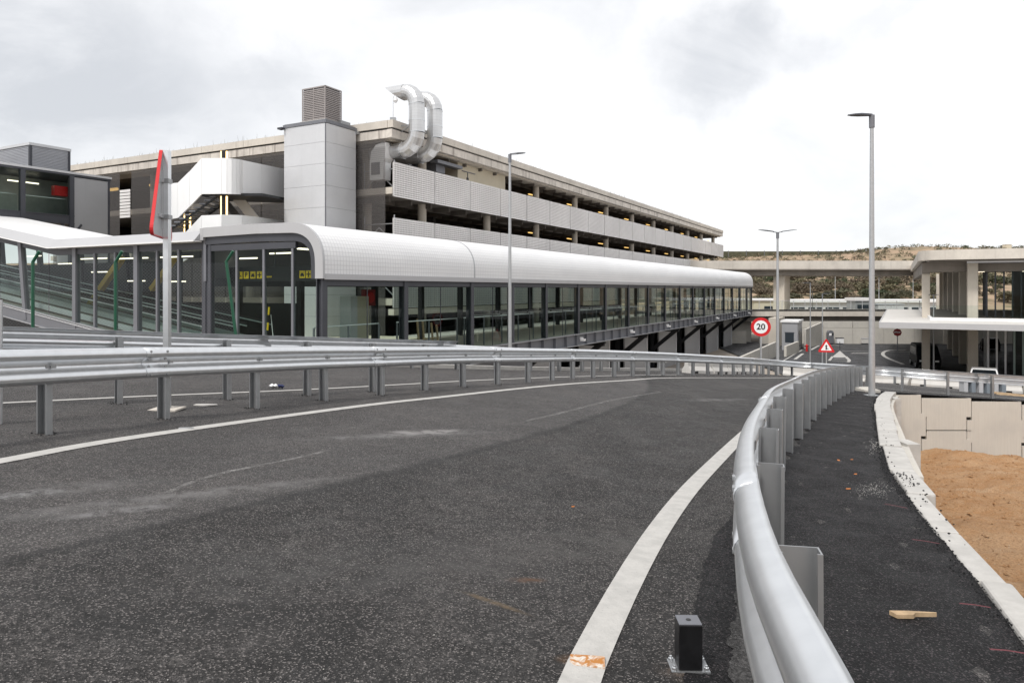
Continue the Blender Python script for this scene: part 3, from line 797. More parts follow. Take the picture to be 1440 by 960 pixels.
# ================================================================== traffic signs
# triangular sign seen from behind, almost edge-on
x, y = gp(235, 576)
tri = thing('warning_sign', 'red-rimmed triangular sign seen edge-on from behind on a galvanised post, left foreground', 'sign', (x, y, G(x, y)))
zb = -G(x, y)
m = MB(); m.box(-.03, .03, -.04, .04, 0, 1.62+zb); m.build('post', 'galvanised', tri)
m = MB(); m.box(-.16, .16, -.14, .14, 0, .02); m.build('footing', 'concrete', tri)
def triangle(cx, zc, R_, rc, n=6):
    pts = []
    for k in range(3):
        a = math.radians(90+120*k); c = (cx+(R_-rc)*math.cos(a), zc+(R_-rc)*math.sin(a))
        for j in range(n): b = a-math.radians(60)+math.radians(120)*j/(n-1); pts.append((c[0]+rc*math.cos(b), c[1]+rc*math.sin(b)))
    return pts
fr = bpy.data.objects.new('sign_plate', None)
ang = math.radians(83)     # direction of the plate in plan
def plate(pts, d0, d1, name, mname, parent, rot, loc, inner=None):
    n = len(pts); m = MB(); vs = [(a, d0, b) for a, b in pts]+[(a, d1, b) for a, b in pts]
    if inner is None:
        fs = [tuple(range(n)), tuple(range(2*n-1, n-1, -1))]+[(i, n+i, n+(i+1) % n, (i+1) % n) for i in range(n)]
    else:
        vs += [(a, d0, b) for a, b in inner]+[(a, d1, b) for a, b in inner]; fs = []
        for i in range(n):
            j = (i+1) % n; fs += [(i, j, 2*n+j, 2*n+i), (n+j, n+i, 3*n+i, 3*n+j), (i, n+i, n+j, j), (2*n+i, 2*n+j, 3*n+j, 3*n+i)]
    m.add(vs, fs); o = m.build(name, mname, parent); o.rotation_euler = rot; o.location = loc; return o
T0 = triangle(0, 0, .665, .07); T1 = triangle(0, 0, .648, .06); T2 = triangle(0, 0, .46, .03)
loc = (-.06, .0, zb+.965); rot = (0, 0, ang+math.radians(23.3))
# local +y of the plate points to the hidden (front) side
plate(T1, -.008, .012, 'sign_back', 'sign_back', tri, rot, loc)
plate(T0, -.014, .022, 'rim', 'sign_red', tri, rot, loc, T1)
plate(T1, .0125, .016, 'border', 'sign_red', tri, rot, loc, T2)
plate(T2, .0125, .015, 'sign_face', 'sign_white', tri, rot, loc)
for hz in (-.12, .30):
    m = MB(); m.box(-.26 if hz < 0 else -.08, .26 if hz < 0 else .08, -.035, -.008, hz-.02, hz+.02); o = m.build('stiffener', 'sign_back', tri); o.rotation_euler = rot; o.location = loc
    m = MB(); m.box(-.05, .04, -.05, .05, loc[2]+hz-.025, loc[2]+hz+.025); m.build('clamp', 'galvanised_post', tri)
for vx in (-.05, .03):
    m = MB(); m.box(vx, vx+.02, -.03, -.008, -.26, .42); o = m.build('channel', 'sign_back', tri); o.rotation_euler = rot; o.location = loc
# pole stub at the left edge of the picture
x, y = gp(-4, 596)
o = MB(); o.tube([(0, 0, 0), (0, 0, 1.18)], .045, 16); o = o.build('marker_post', 'galvanised'); o.location = (x, y, G(x, y)); tag(o, 'galvanised round post cut off by the left edge of the picture', 'post')

# speed limit sign 20
X, Y = .350*37.6, 37.6
sp = thing('speed_limit_sign', 'round speed limit sign reading 20 with red ring on a grey post', 'sign', (X, Y, T(X, Y)), -.3)
zs = -1.98-T(X, Y)
m = MB(); m.tube([(0, .07, -.6), (0, .07, zs+.2)], .052, 12); m.build('post', 'galvanised', sp)
disc(.50, 0, .02, 'sign_red', 'red_ring', sp, zs); disc(.345, -.004, 0, 'sign_white', 'sign_face', sp, zs)
text('20', .44, 'sign_black', sp, (0, -.008, zs), (math.pi/2, 0, 0))
# triangular warning sign, far
X, Y = .442*47, 47
ts = thing('warning_sign', 'red triangular warning sign with a black junction arrow, beyond the end of the ramp', 'sign', (X, Y, T(X, Y)), -.35)
zc = -.0815*Y-T(X, Y)
m = MB(); m.tube([(0, .06, 0), (0, .06, zc+.2)], .04, 10); m.build('post', 'galvanised', ts)
plate(triangle(0, 0, .56, .06), 0, .02, 'border', 'sign_red', ts, (0, 0, 0), (0, 0, zc)); plate(triangle(0, 0, .37, .02), -.006, 0, 'sign_face', 'sign_white', ts, (0, 0, 0), (0, 0, zc))
plate([(-.045, -.15), (.035, -.15), (.035, -.07), (.12, -.12), (.14, -.09), (.035, -.02), (.035, .08), (.075, .08), (-.005, .20), (-.085, .08), (-.045, .08)], -.012, -.007, 'symbol', 'sign_black', ts, (0, 0, 0), (0, 0, zc))
# stop / no entry style red disc
X, Y = pp(1262, 494, -7.0)
sp = thing('stop_sign', 'dark red octagonal stop sign on a thin post in the lower forecourt', 'sign', (X, Y, -7.0), -.5)
m = MB(); m.tube([(0, .05, 0), (0, .05, 2.2)], .045, 8); m.build('post', 'steel_grey', sp)
m = MB(); m.tube([(0, 0, 2.15), (0, .02, 2.15)], .44, 8); m.build('sign_face', 'sign_red_dark', sp)
text('STOP', .27, 'sign_white', sp, (0, -.006, 2.15), (math.pi/2, 0, 0))

# ================================================================== street lamps
def lamp(label, X, Y, zb, h, heads, r=.07, hl=.62, rz=0, grp=None):
    L = thing('street_lamp', label, 'street lamp', (X, Y, zb), rz)
    m = MB(); m.tube([(0, 0, 0), (0, 0, h-.15)], [r, r*.55], 14); m.build('pole', 'lamp_pole', L, True)
    m = MB(); m.box(-.16, .16, -.16, .16, 0, .025); m.build('base_plate', 'galvanised_post', L)
    m = MB(); m.tube([(0, 0, h-.35), (0, 0, h)], r*.85, 12); m.build('collar', 'steel_grey', L)
    for sx, tilt in heads:
        a = MB()
        pr = [(0, .05, .05), (.12, .09, .05), (.30, .13, .05), (.48, .12, .035), (.62, .05, .02)]
        vs = []; fs = []
        for (u, wy, hz) in pr:
            u_ = (u*hl/.62+(.0 if len(heads) == 1 else .22))*sx; zz = abs(u_)*tilt
            vs += [(u_, -wy, zz+h-.02), (u_, wy, zz+h-.02), (u_, wy*.8, zz+h-.02+hz), (u_, -wy*.8, zz+h-.02+hz)]
        k = len(pr)
        for i in range(k-1):
            for j in range(4): fs.append((i*4+j, i*4+(j+1) % 4, (i+1)*4+(j+1) % 4, (i+1)*4+j))
        fs += [(0, 1, 2, 3), tuple(4*(k-1)+j for j in range(4))]
        a.add(vs, fs); a.build('lamp_head', 'steel_dark', L)
        if len(heads) > 1:
            a = MB(); a.bar((0, 0, h-.02), (.25*sx, 0, h-.02+.25*tilt), .05, .05); a.build('arm', 'steel_grey', L)
    return L
X, Y = gp(1226, 556.5)
lamp('tall single-headed street lamp at the end of the walkway, right of the bend', X, Y, G(X, Y), (407-162)/1000*Y-G(X, Y), [(-1, .02)], .088, .66)
Y = 30.0
lamp('street lamp standing in front of the glazed gallery with its head to the right', -.003*Y, Y, -2.6, .190*Y+2.6, [(1, .10)], .085, .66)
Y = 40.0
lamp('double-headed street lamp beside the round speed sign', .3735*Y, Y, T(.3735*Y, Y), .0805*Y-T(.3735*Y, Y), [(-1, .14), (1, .14)], .10, .85)
Y = 68
lamp('thin left-armed street lamp left of the triangular sign on the lower forecourt', .4195*Y, Y, -7, 7.65, [(-1, 0)], .07, .75)
Y = 66
lamp('thin right-armed street lamp just in front of the triangular sign', .4365*Y, Y, -7, 6.6, [(1, .05)], .07, .8)
Y = 61
lamp('slender street lamp with a flat double head between the canopy and the dark van', .593*Y, Y, -7, 6.55, [(-1, 0), (1, 0)], .07, .2)
for px, top, Y, lb in ((1142.5, 410, 105, 'faint lamp post with a right arm behind the lower deck'), (1174.5, 386, 140, 'faint tall lamp post in front of the hillside scrub'), (1236, 390, 140, 'pale lamp post with a round head before the hillside, right of the tall lamp'), (1284, 392, 140, 'pale lamp post left of the square pier, before the hillside')):
    lamp(lb, (px-720)/1000*Y, Y, -7, (407-top)/1000*Y+7, [(1, 0)], .07, .8)

# ================================================================== CAR PARK
PK = thing('car_park', 'multi-storey concrete car park with white slatted bands and a stained concrete roof edge', 'car park', (-6.72, 40, -7), A1)
ZP = -7
LX, LY = 86.0, 34.0
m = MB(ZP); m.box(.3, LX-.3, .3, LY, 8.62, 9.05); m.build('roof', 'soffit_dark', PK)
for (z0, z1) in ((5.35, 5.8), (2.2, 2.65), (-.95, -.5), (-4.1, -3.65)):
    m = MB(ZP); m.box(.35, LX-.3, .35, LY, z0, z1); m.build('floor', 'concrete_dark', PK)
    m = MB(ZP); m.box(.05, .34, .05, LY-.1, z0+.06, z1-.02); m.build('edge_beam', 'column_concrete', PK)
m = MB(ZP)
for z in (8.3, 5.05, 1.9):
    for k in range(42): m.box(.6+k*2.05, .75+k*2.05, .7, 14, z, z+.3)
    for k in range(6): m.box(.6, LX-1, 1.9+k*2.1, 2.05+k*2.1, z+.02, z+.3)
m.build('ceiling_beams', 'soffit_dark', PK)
m = MB(ZP); m.box(8, LX-8, 15, 15.3, -4, 8.6); m.box(9, 9.3, 3.5, LY-1, -4, 8.6); m.box(.5, LX-8, LY-.4, LY-.1, -4, 8.6); m.build('core_and_blocking_wall', 'interior_dark', PK)  # cross and back walls added to block bright sky through the decks
# roof edge: upper parapet pieces and lower fascia pieces with open joints
k = 0
while k*4.0 < LX-1:
    a, b = k*4.0+.01, min(LX, k*4.0+4.0)-.01
    m = MB(ZP); m.box(a, b, -.02, .36, 9.14, 9.56); m.build('parapet_panel', 'concrete', PK)
    m = MB(ZP); m.box(a, b, .06, .40, 8.58, 9.05); m.build('fascia_panel', 'concrete_stained', PK); k += 1
m = MB(ZP); m.box(.06, LX, .10, .34, 9.05, 9.14); m.box(.10, .34, .34, LY, 9.05, 9.14); m.build('shadow_gap', 'interior_dark', PK)
k = 0
while k*4.0 < LY-1:
    a, b = k*4.0+(.37 if k == 0 else .01), min(LY, k*4+4)-.01
    m = MB(ZP); m.box(-.02, .36, a, b, 9.14, 9.56); m.build('parapet_panel', 'concrete', PK)
    m = MB(ZP); m.box(.06, .40, a+(.04 if k == 0 else 0), b, 8.58, 9.05); m.build('fascia_panel', 'concrete_stained', PK); k += 1
m = MB(ZP)
m.box(.40, 1.9, .42, LY, 8.5, 8.61); m.box(1.9, LX-.2, .42, 1.5, 8.5, 8.61); m.build('soffit', 'column_concrete', PK)
# columns
cm = MB(ZP); cm.tube([(0, 0, -7), (0, 0, 8.55)], .27, 20); col0 = cm.build('column', 'column_concrete', PK, True)
col0.location = (4.7, 1.35, 0)
for k in range(1, 11): again(col0, PK, (4.7+8*k, 1.35, 0))
for yy in (3.0, 13.0, 23.0, 31): again(col0, PK, (1.4, yy, 0))
for k in range(11):
    if k in (0, 1): continue
    for z in (6.45, 3.2):
        if k % 2 == 0:
            m = MB(ZP); m.box(4.7+8*k-.20, 4.7+8*k+.20, 1.02, 1.06, z-.0, z+1.0); pl = m.build('level_plate', 'sign_white', PK)
            m = MB(ZP); m.box(4.7+8*k-.20, 4.7+8*k+.20, 1.01, 1.018, z+.45, z+1.0); m.build('level_plate', 'navy', PK)
            if z < 4:
                text('3', .5, 'sign_white', PK, (4.7+8*k, 1.0, z+.72-ZP), (math.pi/2, 0, 0))
        m = MB(ZP); m.box(4.7+8*k+.9, 4.7+8*k+2.1, 2.4, 2.55, z+1.58, z+1.65); m.build('ceiling_lamp', 'amber_light', PK)
        m = MB(ZP); m.box(4.7+8*k+.9, 4.7+8*k+1.9, 9.4, 9.52, z+1.58, z+1.65); m.build('ceiling_lamp', 'amber_light', PK)
# slatted bands, 4 m panels sharing one mesh
def slat_panel(w_, h_):
    m = MB(); n = 16; pitch = h_/n
    for i in range(n): m.box(.0, w_-.02, -.03, .0, i*pitch+.012, i*pitch+pitch*.58)
    for j in range(int(w_/.25)+1): m.box(min(j*.25, w_-.05), min(j*.25, w_-.05)+.03, -.024, .004, .01, h_-.01)
    m.box(0, w_-.02, -.035, .01, h_-.03, h_); m.box(0, w_-.02, -.035, .01, 0, .03); m.box(-.0, .04, -.035, .01, 0, h_); m.box(w_-.06, w_-.02, -.035, .01, 0, h_)
    return m
sp0 = slat_panel(4.0, 1.94).build('screen_panel', 'slat_white', PK)
bk0 = MB(); bk0.box(0, 3.98, .03, .05, .02, 1.92); bk0 = bk0.build('screen_backing', 'slat_back', PK)
firstp = True
for z in (5.24, 2.10, -1.04):
    for k in range(21):
        loc = (.02+k*4.09, -.04, z-ZP)
        if firstp: sp0.location = loc; bk0.location = loc; firstp = False
        else: again(sp0, PK, loc); again(bk0, PK, loc)
m = MB(ZP); m.box(.0, LX, -.10, .3, -1.45, -1.10); m.build('ledge', 'column_concrete', PK)
# hung mesh screens on the left face
for k in range(10):
    a = .5+k*3.3
    m = MB(ZP); m.add([(-.02, a, -2.6), (-.02, a+3.24, -2.6), (-.02, a+3.24, 8.5), (-.02, a, 8.5)], [(0, 1, 2, 3)])
    if k == 1: m = MB(ZP); m.add([(-.02, 4.3, -2.6), (-.02, a+3.24, -2.6), (-.02, a+3.24, 8.5), (-.02, 4.3, 8.5)], [(0, 1, 2, 3)])
    if k == 7: m = MB(ZP); m.add([(-.02, 24.9, -2.6), (-.02, a+3.24, -2.6), (-.02, a+3.24, 8.5), (-.02, 24.9, 8.5)], [(0, 1, 2, 3)])
    m.build('mesh_panel', 'mesh_screen', PK)
m = MB(ZP)
for i in range(9): m.box(-.05, .0, 23.65, 24.85, 5.2+i*.23, 5.38+i*.23)
m.build('louvre', 'slat_white', PK)
for yy in (5.2, 17, 24, 29):
    m = MB(ZP); m.tube([(2.4, yy, 7.9), (2.4, yy+.9, 7.9)], .12, 8); m.build('ceiling_lamp', 'amber_light', PK)
# beige room behind the top band, with its hatch and frame
m = MB(ZP); m.box(8.2, 14.75, .95, 3.5, 5.8, 8.5); m.build('room_wall', 'beige_wall', PK)
m = MB(ZP); m.box(9.3, 9.55, .92, .95, 7.2, 7.65); m.build('hatch', 'sign_black', PK)
m = MB(ZP)
m.box(8.7, 10.4, .90, .95, 8.0, 8.05); m.box(9.40, 9.44, .90, .95, 7.65, 8.0); m.build('pipe', 'steel_grey', PK)
m = MB(ZP); m.box(5.6, 6.6, .9, 3, 7.5, 8.1); m.box(5.2, 8.1, .5, 1.1, 8.0, 8.2); m.build('duct_box', 'steel_grey', PK)
# steel cross bracing frame by the corner
for z0 in (5.85, 2.7, -.4):
    m = MB(ZP)
    for (a, b) in (((.9, 1.0), (1.9, 0.)), ((.9, 2.9), (1.9, 0.))): pass
    m.bar((.8, .5, z0+1.1), (.8, 2.7, z0+1.1), .05, .05); m.bar((.8, .5, z0), (.8, 1.6, z0+.9), .05, .05); m.bar((.8, 2.7, z0), (.8, 1.6, z0+.9), .05, .05)
    m.bar((.8, .5, z0), (.8, .5, z0+1.6), .05, .05); m.bar((.8, 2.7, z0), (.8, 2.7, z0+1.6), .05, .05); m.build('brace_frame', 'panel_light', PK)
# roof weeds
m = MB()
for i in range(420):
    if R.random() < .6: lx, ly = R.uniform(0, 84), R.uniform(.05, .3)
    else: lx, ly = R.uniform(.05, .3), R.uniform(1, 32)
    h_ = R.choice((.08, .12, .2, .45))*R.uniform(.5, 1.2); wx = R.uniform(-.12, .12)
    X = -6.72+math.cos(A1)*lx-math.sin(A1)*ly; Y = 40+math.sin(A1)*lx+math.cos(A1)*ly
    m.add([(X-.012, Y, 9.55), (X+.012, Y, 9.55), (X+wx, Y, 9.55+h_)], [(0, 1, 2)])
tag(m.build('roof_weeds', 'leaf_b'), 'sparse dry weeds along the roof edge of the car park', 'weeds', None, 'stuff')

# exhaust ducts rising in front of the car park corner
def fr_pt(root_xy, lx, ly): return (root_xy[0]+math.cos(A1)*lx-math.sin(A1)*ly, root_xy[1]+math.sin(A1)*lx+math.cos(A1)*ly)
def ductthing(lx, ztop, label, outl):
    D = thing('exhaust_duct', label, 'duct', (*fr_pt((-6.72, 40), lx, 0), 7.5), A1)
    r = .455
    def seg(pts, n=18, name='duct_section'):
        mb = MB(7.5); mb.tube(pts, r, n, True)
        mb.uv = []
        for i in range(len(pts)):
            L_ = sum((Vector(pts[j+1])-Vector(pts[j])).length for j in range(i))
            for j in range(n): mb.uv.append((j/n, L_))
        o_ = mb.build(name, 'duct_metal', D, True)
        for p_ in o_.data.polygons: p_.use_smooth = False
        return o_
    y0, z0 = -.95, 7.98
    def arc(cy, cz, rad, a0, a1, n=5): return [(0, cy+rad*math.cos(math.radians(a0+(a1-a0)*i/n)), cz+rad*math.sin(math.radians(a0+(a1-a0)*i/n))) for i in range(n+1)]
    seg([(0, 2.2, z0), (0, .9, z0)]); seg([(0, .9, z0), (0, y0+.95, z0)])
    seg(arc(y0+.95, z0+.95, .95, 270, 180), name='bend')
    for a, b in ((z0+.95, z0+1.6), (z0+1.6, ztop-.8)): seg([(0, y0, a), (0, y0, b)])
    seg(arc(y0+.8, ztop-.8, .8, 180, 90), name='bend')
    # outlet with slanted mouth
    mb = MB(7.5); n = 18; vs = []; fs = []; y1 = y0+.8
    for i in range(n):
        a = 2*math.pi*i/n; vs.append((r*math.sin(a), y1, ztop+r*math.cos(a)))
    for i in range(n):
        a = 2*math.pi*i/n; c_ = math.cos(a); vs.append((r*math.sin(a), y1+outl*(.55+.45*c_), ztop+r*c_))
    for i in range(n): fs.append((i, (i+1) % n, n+(i+1) % n, n+i))
    mb.add(vs, fs); mb.uv = [(0, 0)]*n+[(0, outl)]*n; ob = mb.build('outlet', 'duct_metal', D)
    sm = ob.modifiers.new('t', 'SOLIDIFY'); sm.thickness = .02
    for zz in (z0+.95, z0+1.6, ztop-.8):
        mb = MB(7.5); mb.tube([(0, y0, zz-.02), (0, y0, zz+.02)], r+.018, 18); mb.build('flange', 'galvanised', D)
    for yy in (.9, y0+.95):
        mb = MB(7.5); mb.tube([(0, yy-.02, z0), (0, yy+.02, z0)], r+.018, 18); mb.build('flange', 'galvanised', D)
    mb = MB(7.5); mb.bar((-.2, y0+.3, 9.35), (-.2, .0, 9.35), .06, .06); mb.bar((-.2, y0+.3, 9.35), (-.2, .0, 9.0), .04, .04); mb.bar((.3, y0+.3, 9.35), (.3, .1, 9.35), .06, .06); mb.build('bracket', 'galvanised_post', D)
    return D
ductthing(.99, 11.30, 'silver exhaust duct with slanted open mouth, left one of the pair on the car park', 1.35)
ductthing(2.78, 11.32, 'silver exhaust duct bent over at the top, right and rear one of the pair', .7)
# white rounded duct hood inside the corner
hx, hy = fr_pt((-6.72, 40), .55, 1.3)
HD = thing('vent_hood', 'white rounded ventilation hood behind the mesh at the car park corner', 'vent', (hx, hy, 6.3), A1)
m = MB(6.3); vs = []
prof = [(-.55, 6.3), (-.55, 7.4), (-.45, 7.95), (-.1, 8.3), (.35, 8.4), (.6, 8.4), (.6, 7.5), (.45, 7.3), (.4, 6.3)]
n = len(prof); m.add([(-.3, -a, b) for a, b in prof]+[(.4, -a, b) for a, b in prof], [tuple(range(n-1, -1, -1)), tuple(range(n, 2*n))]+[(i, (i+1) % n, n+(i+1) % n, n+i) for i in range(n)])
m.build('hood', 'panel_white', HD)
m = MB(6.3); m.box(-.33, -.30, -.2, .42, 6.6, 7.3); m.build('grille', 'steel_grey', HD)
# dome camera on the roof corner
cx_, cy_ = fr_pt((-6.72, 40), .5, .35)
CM = thing('security_camera', 'white dome security camera on a thin mast at the roof corner', 'camera', (cx_, cy_, 9.56))
m = MB(); m.box(-.16, .16, -.12, .12, 0, .24); m.build('base', 'galvanised_post', CM)
m = MB(); m.tube([(0, 0, .2), (0, 0, 1.35), (.05, 0, 1.5), (.14, 0, 1.5)], .02, 8); m.build('mast', 'panel_light', CM)
m = MB(); m.tube([(.14, 0, 1.44), (.14, 0, 1.3), (.14, 0, 1.2), (.14, 0, 1.1)], [.04, .12, .13, .06], 12); m.build('housing', 'panel_white', CM, True)

# ================================================================== LIFT TOWER
TW = thing('lift_tower', 'tall grey metal-clad lift tower at the corner of the car park', 'tower', (-10.2, 38.9, -7), A1)
TX, TYY = 2.45, 3.1
m = MB(ZP); m.box(.04, TX-.04, .04, TYY-.04, -7, 9.1); m.build('core', 'steel_grey', TW)
zt = 9.12; row = 0
hs = [1.03, 1.18, 1.2, 1.2, 1.2, 1.2, 1.2, 1.2, 1.2, 1.2]
for h_ in hs:
    z1 = zt-.006; z0 = zt-h_+.006
    m = MB(ZP); m.box(.03, TX, -.02, .02, z0, z1); m.build('cladding_panel', 'panel_light', TW)
    m = MB(ZP); m.box(-.02, .02, .03, TYY, z0, z1); m.build('cladding_panel', 'panel_light', TW); zt -= h_
m = MB(ZP); m.box(-.012, .022, -.012, .022, -3, 9.12); m.build('corner_trim', 'steel_grey', TW)
m = MB(ZP); m.box(-.06, TX+.06, -.06, TYY+.06, 9.13, 9.30); m.box(-.0, TX, .0, TYY, 9.30, 9.34); m.build('parapet', 'steel_grey', TW)
m = MB(ZP); m.box(TX-.9, TX-.1, .3, .9, 9.34, 9.62); m.tube([(TX+.0, -.0, 9.05), (TX+.5, -.05, 9.05)], .12, 8); m.build('roof_unit', 'galvanised_post', TW)
m = MB(ZP); m.box(-.3, .0, TYY-.1, TYY+.25, 9.05, 9.15); m.build('bracket', 'steel_dark', TW)
bx = thing('louvred_plant_box', 'brown louvred plant box on top of the grey lift tower', 'plant box', (*fr_pt((-10.2, 38.9), .55, .55), 9.34), A1)
m = MB(); m.box(-.1, 1.4, -.1, 1.8, 0, .17); m.build('plinth', 'plaster_white', bx)
m = MB(); m.box(.04, 1.24, .04, 1.64, .17, 1.98); m.build('box_core', 'steel_grey', bx)
n = 17
for i in range(n):
    z = .22+i*1.72/n
    m = MB(); m.box(0.02, 1.28, -.02, .035, z, z+.06); m.build('slat', 'louvre_brown', bx)
    m = MB(); m.box(-.02, .035, .02, 1.68, z, z+.06); m.build('slat', 'louvre_brown', bx)
m = MB()
for a, b in ((-.03, -.03), (1.27, -.03), (-.03, 1.67)): m.box(a, a+.05, b, b+.05, .18, 2.02)
m.box(-.03, .02, .82, .86, .18, 1.98)
m.box(-.03, 1.32, -.03, .02, 1.97, 2.03); m.box(-.03, .02, -.03, 1.72, 1.97, 2.03); m.box(0, 1.3, 0, 1.7, 2.03, 2.05); m.build('frame', 'louvre_brown', bx)

# ================================================================== OUTSIDE STAIR
SX0, SY0 = -15.4, 38.0
STR = thing('staircase', 'white panelled outside staircase beside the lift tower', 'staircase', (SX0, SY0, -7))
def ribbon(pts, name='parapet_panel', mname='panel_white', th=.06):
    for (x0, y0, a0, b0), (x1, y1, a1, b1) in zip(pts, pts[1:]):
        d_ = Vector((x1-x0, y1-y0, 0)); L_ = d_.length; d_.normalize(); n_ = Vector((-d_.y, d_.x, 0))*th
        g_ = d_*.008
        P = [(x0+g_.x, y0+g_.y, a0), (x1-g_.x, y1-g_.y, a1), (x1-g_.x+n_.x, y1-g_.y+n_.y, a1), (x0+g_.x+n_.x, y0+g_.y+n_.y, a0)]
        P += [(p[0], p[1], z) for p, z in zip(P, (b0, b1, b1, b0))]
        m = MB(ZP); m.hexa([(a-SX0, b-SY0, c) for a, b, c in P]); m.build(name, mname, STR)
def q(px, Y, ya, yb):   # pixel column at depth Y, top/bottom pixel rows -> x, y, zbottom, ztop
    return ((px-720)/1000*Y, Y, (407-yb)/1000*Y, (407-ya)/1000*Y)
up = [q(240.5, 39.9, 258, 308), q(250, 39.5, 257, 306.5), q(266.5, 39.0, 241, 290.5), q(283.5, 38.5, 222.5, 273), q(311.3, 38.05, 222.3, 272.6), q(319, 38.0, 222.5, 272.8), q(326, 38.08, 223, 273), q(332, 38.3, 223.6, 273.2), q(337, 38.6, 224.3, 273.4), q(341, 38.95, 225.2, 273.8), q(368, 40.4, 231, 277.8), q(392, 41.8, 236, 282), q(404, 42.6, 238.5, 284)]
ribbon(up)
lo = [q(250, 39.9, 338, 372), q(283.5, 38.5, 303, 352), q(311.3, 38.05, 301.8, 352), q(340.5, 38.9, 302.5, 352), q(368, 40.4, 306, 353), q(404, 42.6, 311, 355)]
ribbon(lo)
# inner balustrades and flights (underside treads seen from below)
m = MB(ZP)
for i in range(9):
    t = i/8; xx = -16.4-2.4*t; yy = 39.1+.45*t; zz = 5.1-1.55*t
    m.box(xx-SX0-.17, xx-SX0+.17, yy-SY0-.2, yy-SY0+1.6, zz-.05, zz+.02)
m.build('treads', 'steel_grey', STR)
m = MB(ZP); m.bar((-16.2-SX0, 39.05-SY0+1.6, 5.2), (-18.9-SX0, 39.6-SY0+1.6, 3.5), .08, .3); m.bar((-16.2-SX0, 38.95-SY0, 5.05), (-18.9-SX0, 39.5-SY0, 3.35), .05, .12); m.build('stringer', 'steel_black', STR)
m = MB(ZP); m.prism([(-17-SX0, .75), (-13.6-SX0, .75), (-12.5-SX0, 4.2), (-16.6-SX0, 3.2)], 5.1, 5.24); m.build('landing', 'steel_black', STR)
m = MB(ZP); m.hexa([(-16.1-SX0, 2.6, 5.3), (-13.7-SX0, 2.6, 2.3), (-13.7-SX0, 2.66, 2.3), (-16.1-SX0, 2.66, 5.3), (-16.1-SX0, 2.6, 6.2), (-13.7-SX0, 2.6, 3.2), (-13.7-SX0, 2.66, 3.2), (-16.1-SX0, 2.66, 6.2)]); m.build('inner_balustrade', 'panel_grey', STR)
m = MB(ZP); m.bar((-16.5-SX0, 2.5, 5.2), (-13.9-SX0, 2.5, 2.0), .12, .35); m.build('stringer', 'steel_black', STR)
for px, Y, za, zb in ((315.5, 39.0, 9.2, 2.7), (264, 40.6, 4.4, 2.2)):
    X = (px-720)/1000*Y
    m = MB(ZP); m.box(X-SX0-.11, X-SX0+.11, Y-SY0-.1, Y-SY0+.1, zb, (407-212)/1000*Y if px > 300 else za); m.build('column', 'steel_black', STR)
    zt_ = ((407-213)/1000*Y) if px > 300 else za-.1
    for s_ in (-1, 1):
        m = MB(ZP); m.box(X-SX0+s_*.15-.035, X-SX0+s_*.15+.035, Y-SY0-.08, Y-SY0, zb, zt_); m.build('light_strip', 'warm_light', STR)

# ================================================================== LEFT BRIDGE BUILDING
BR = thing('glazed_bridge', 'dark-framed glazed bridge with grey clad end and white lift box behind, far left', 'building', (-26.1, 46, -7), A1)
def zr(px, py, D): return (407-py)/1000*D
m = MB(ZP); m.box(-14, .15, -.08, 6, 7.0, 7.22); m.build('roof', 'steel_dark', BR)
m = MB(ZP); m.box(-14, .15, -.12, -.08, 7.12, 7.25); m.build('roof_trim', 'panel_light', BR)
for i in range(1):
    m = MB(ZP); m.box(-2.2, -.05, -.02, .04, -2.6, 6.95); m.build('cladding_panel', 'panel_grey', BR)
m = MB(ZP); m.box(-.06, .06, -.06, .06, -2.6, 7.0); m.build('edge_trim', 'steel_dark', BR)
m = MB(ZP); m.box(-.01, .05, .06, 5.8, -2.6, 7.0); m.build('end_wall', 'panel_grey', BR)
for xx in (-2.35, -5.15, -8.0, -11):
    m = MB(ZP); m.box(xx-.13, xx+.13, -.1, .16, -1, 7.0); m.build('column', 'steel_dark', BR)
m = MB(ZP); m.box(-14, -2.2, -.05, .1, 4.05, 4.55); m.box(-14, -2.2, -.09, -.05, 4.5, 4.56); m.box(-14, -2.2, -.09, -.05, 4.02, 4.08); m.box(-14, -2.2, -.05, .1, 3.2, 3.45); m.build('floor_beam', 'steel_dark', BR)
m = MB(ZP)
for xx in (-2.35, -5.15, -8): m.bar((xx+.05, -.02, 3.3), (xx+.6, -.02, 4.05), .1, .12); m.bar((xx-.05, -.02, 3.3), (xx-.6, -.02, 4.05), .1, .12)
m.build('knee_brace', 'steel_dark', BR)
m = MB(ZP); m.box(-14, 0, .1, 5.8, 4.1, 4.4); m.build('floor', 'concrete_dark', BR)
m = MB(ZP); m.box(-14, 0, 3.2, 3.3, 4.4, 7); m.build('rear_wall', 'interior_mid', BR)
for a, b in ((-5.02, -2.48), (-7.87, -5.28), (-10.87, -8.13), (-14, -11.13)):
    m = MB(ZP); m.add([(a, -.0, 4.55), (b, -.0, 4.55), (b, -.0, 7.0), (a, -.0, 7.0)], [(0, 1, 2, 3)]); m.build('pane', 'glass', BR)
    m = MB(ZP); m.tube([(a+.05, .3, 5.55), (b-.05, .3, 5.55)], .03, 8); m.build('handrail', 'galvanised', BR)
    m = MB(ZP); m.add([(a, .3, 4.5), (b, .3, 4.5), (b, .3, 5.5), (a, .3, 5.5)], [(0, 1, 2, 3)]); m.build('balustrade', 'glass_clear', BR)
    m = MB(ZP); m.box(a+.2, b-.6, 2.2, 2.3, 6.55, 6.62); m.build('ceiling_lamp', 'white_light', BR)
m = MB(ZP); m.box(-3.15, -2.3, .35, .7, 5.75, 6.35); m.build('hose_cabinet', 'red_paint', BR)
PB = thing('lift_overrun', 'pale blue-grey louvred box on the roof at the far left', 'plant box', (*fr_pt((-26.1, 46), -3.3, 2.8), 7.22), A1)
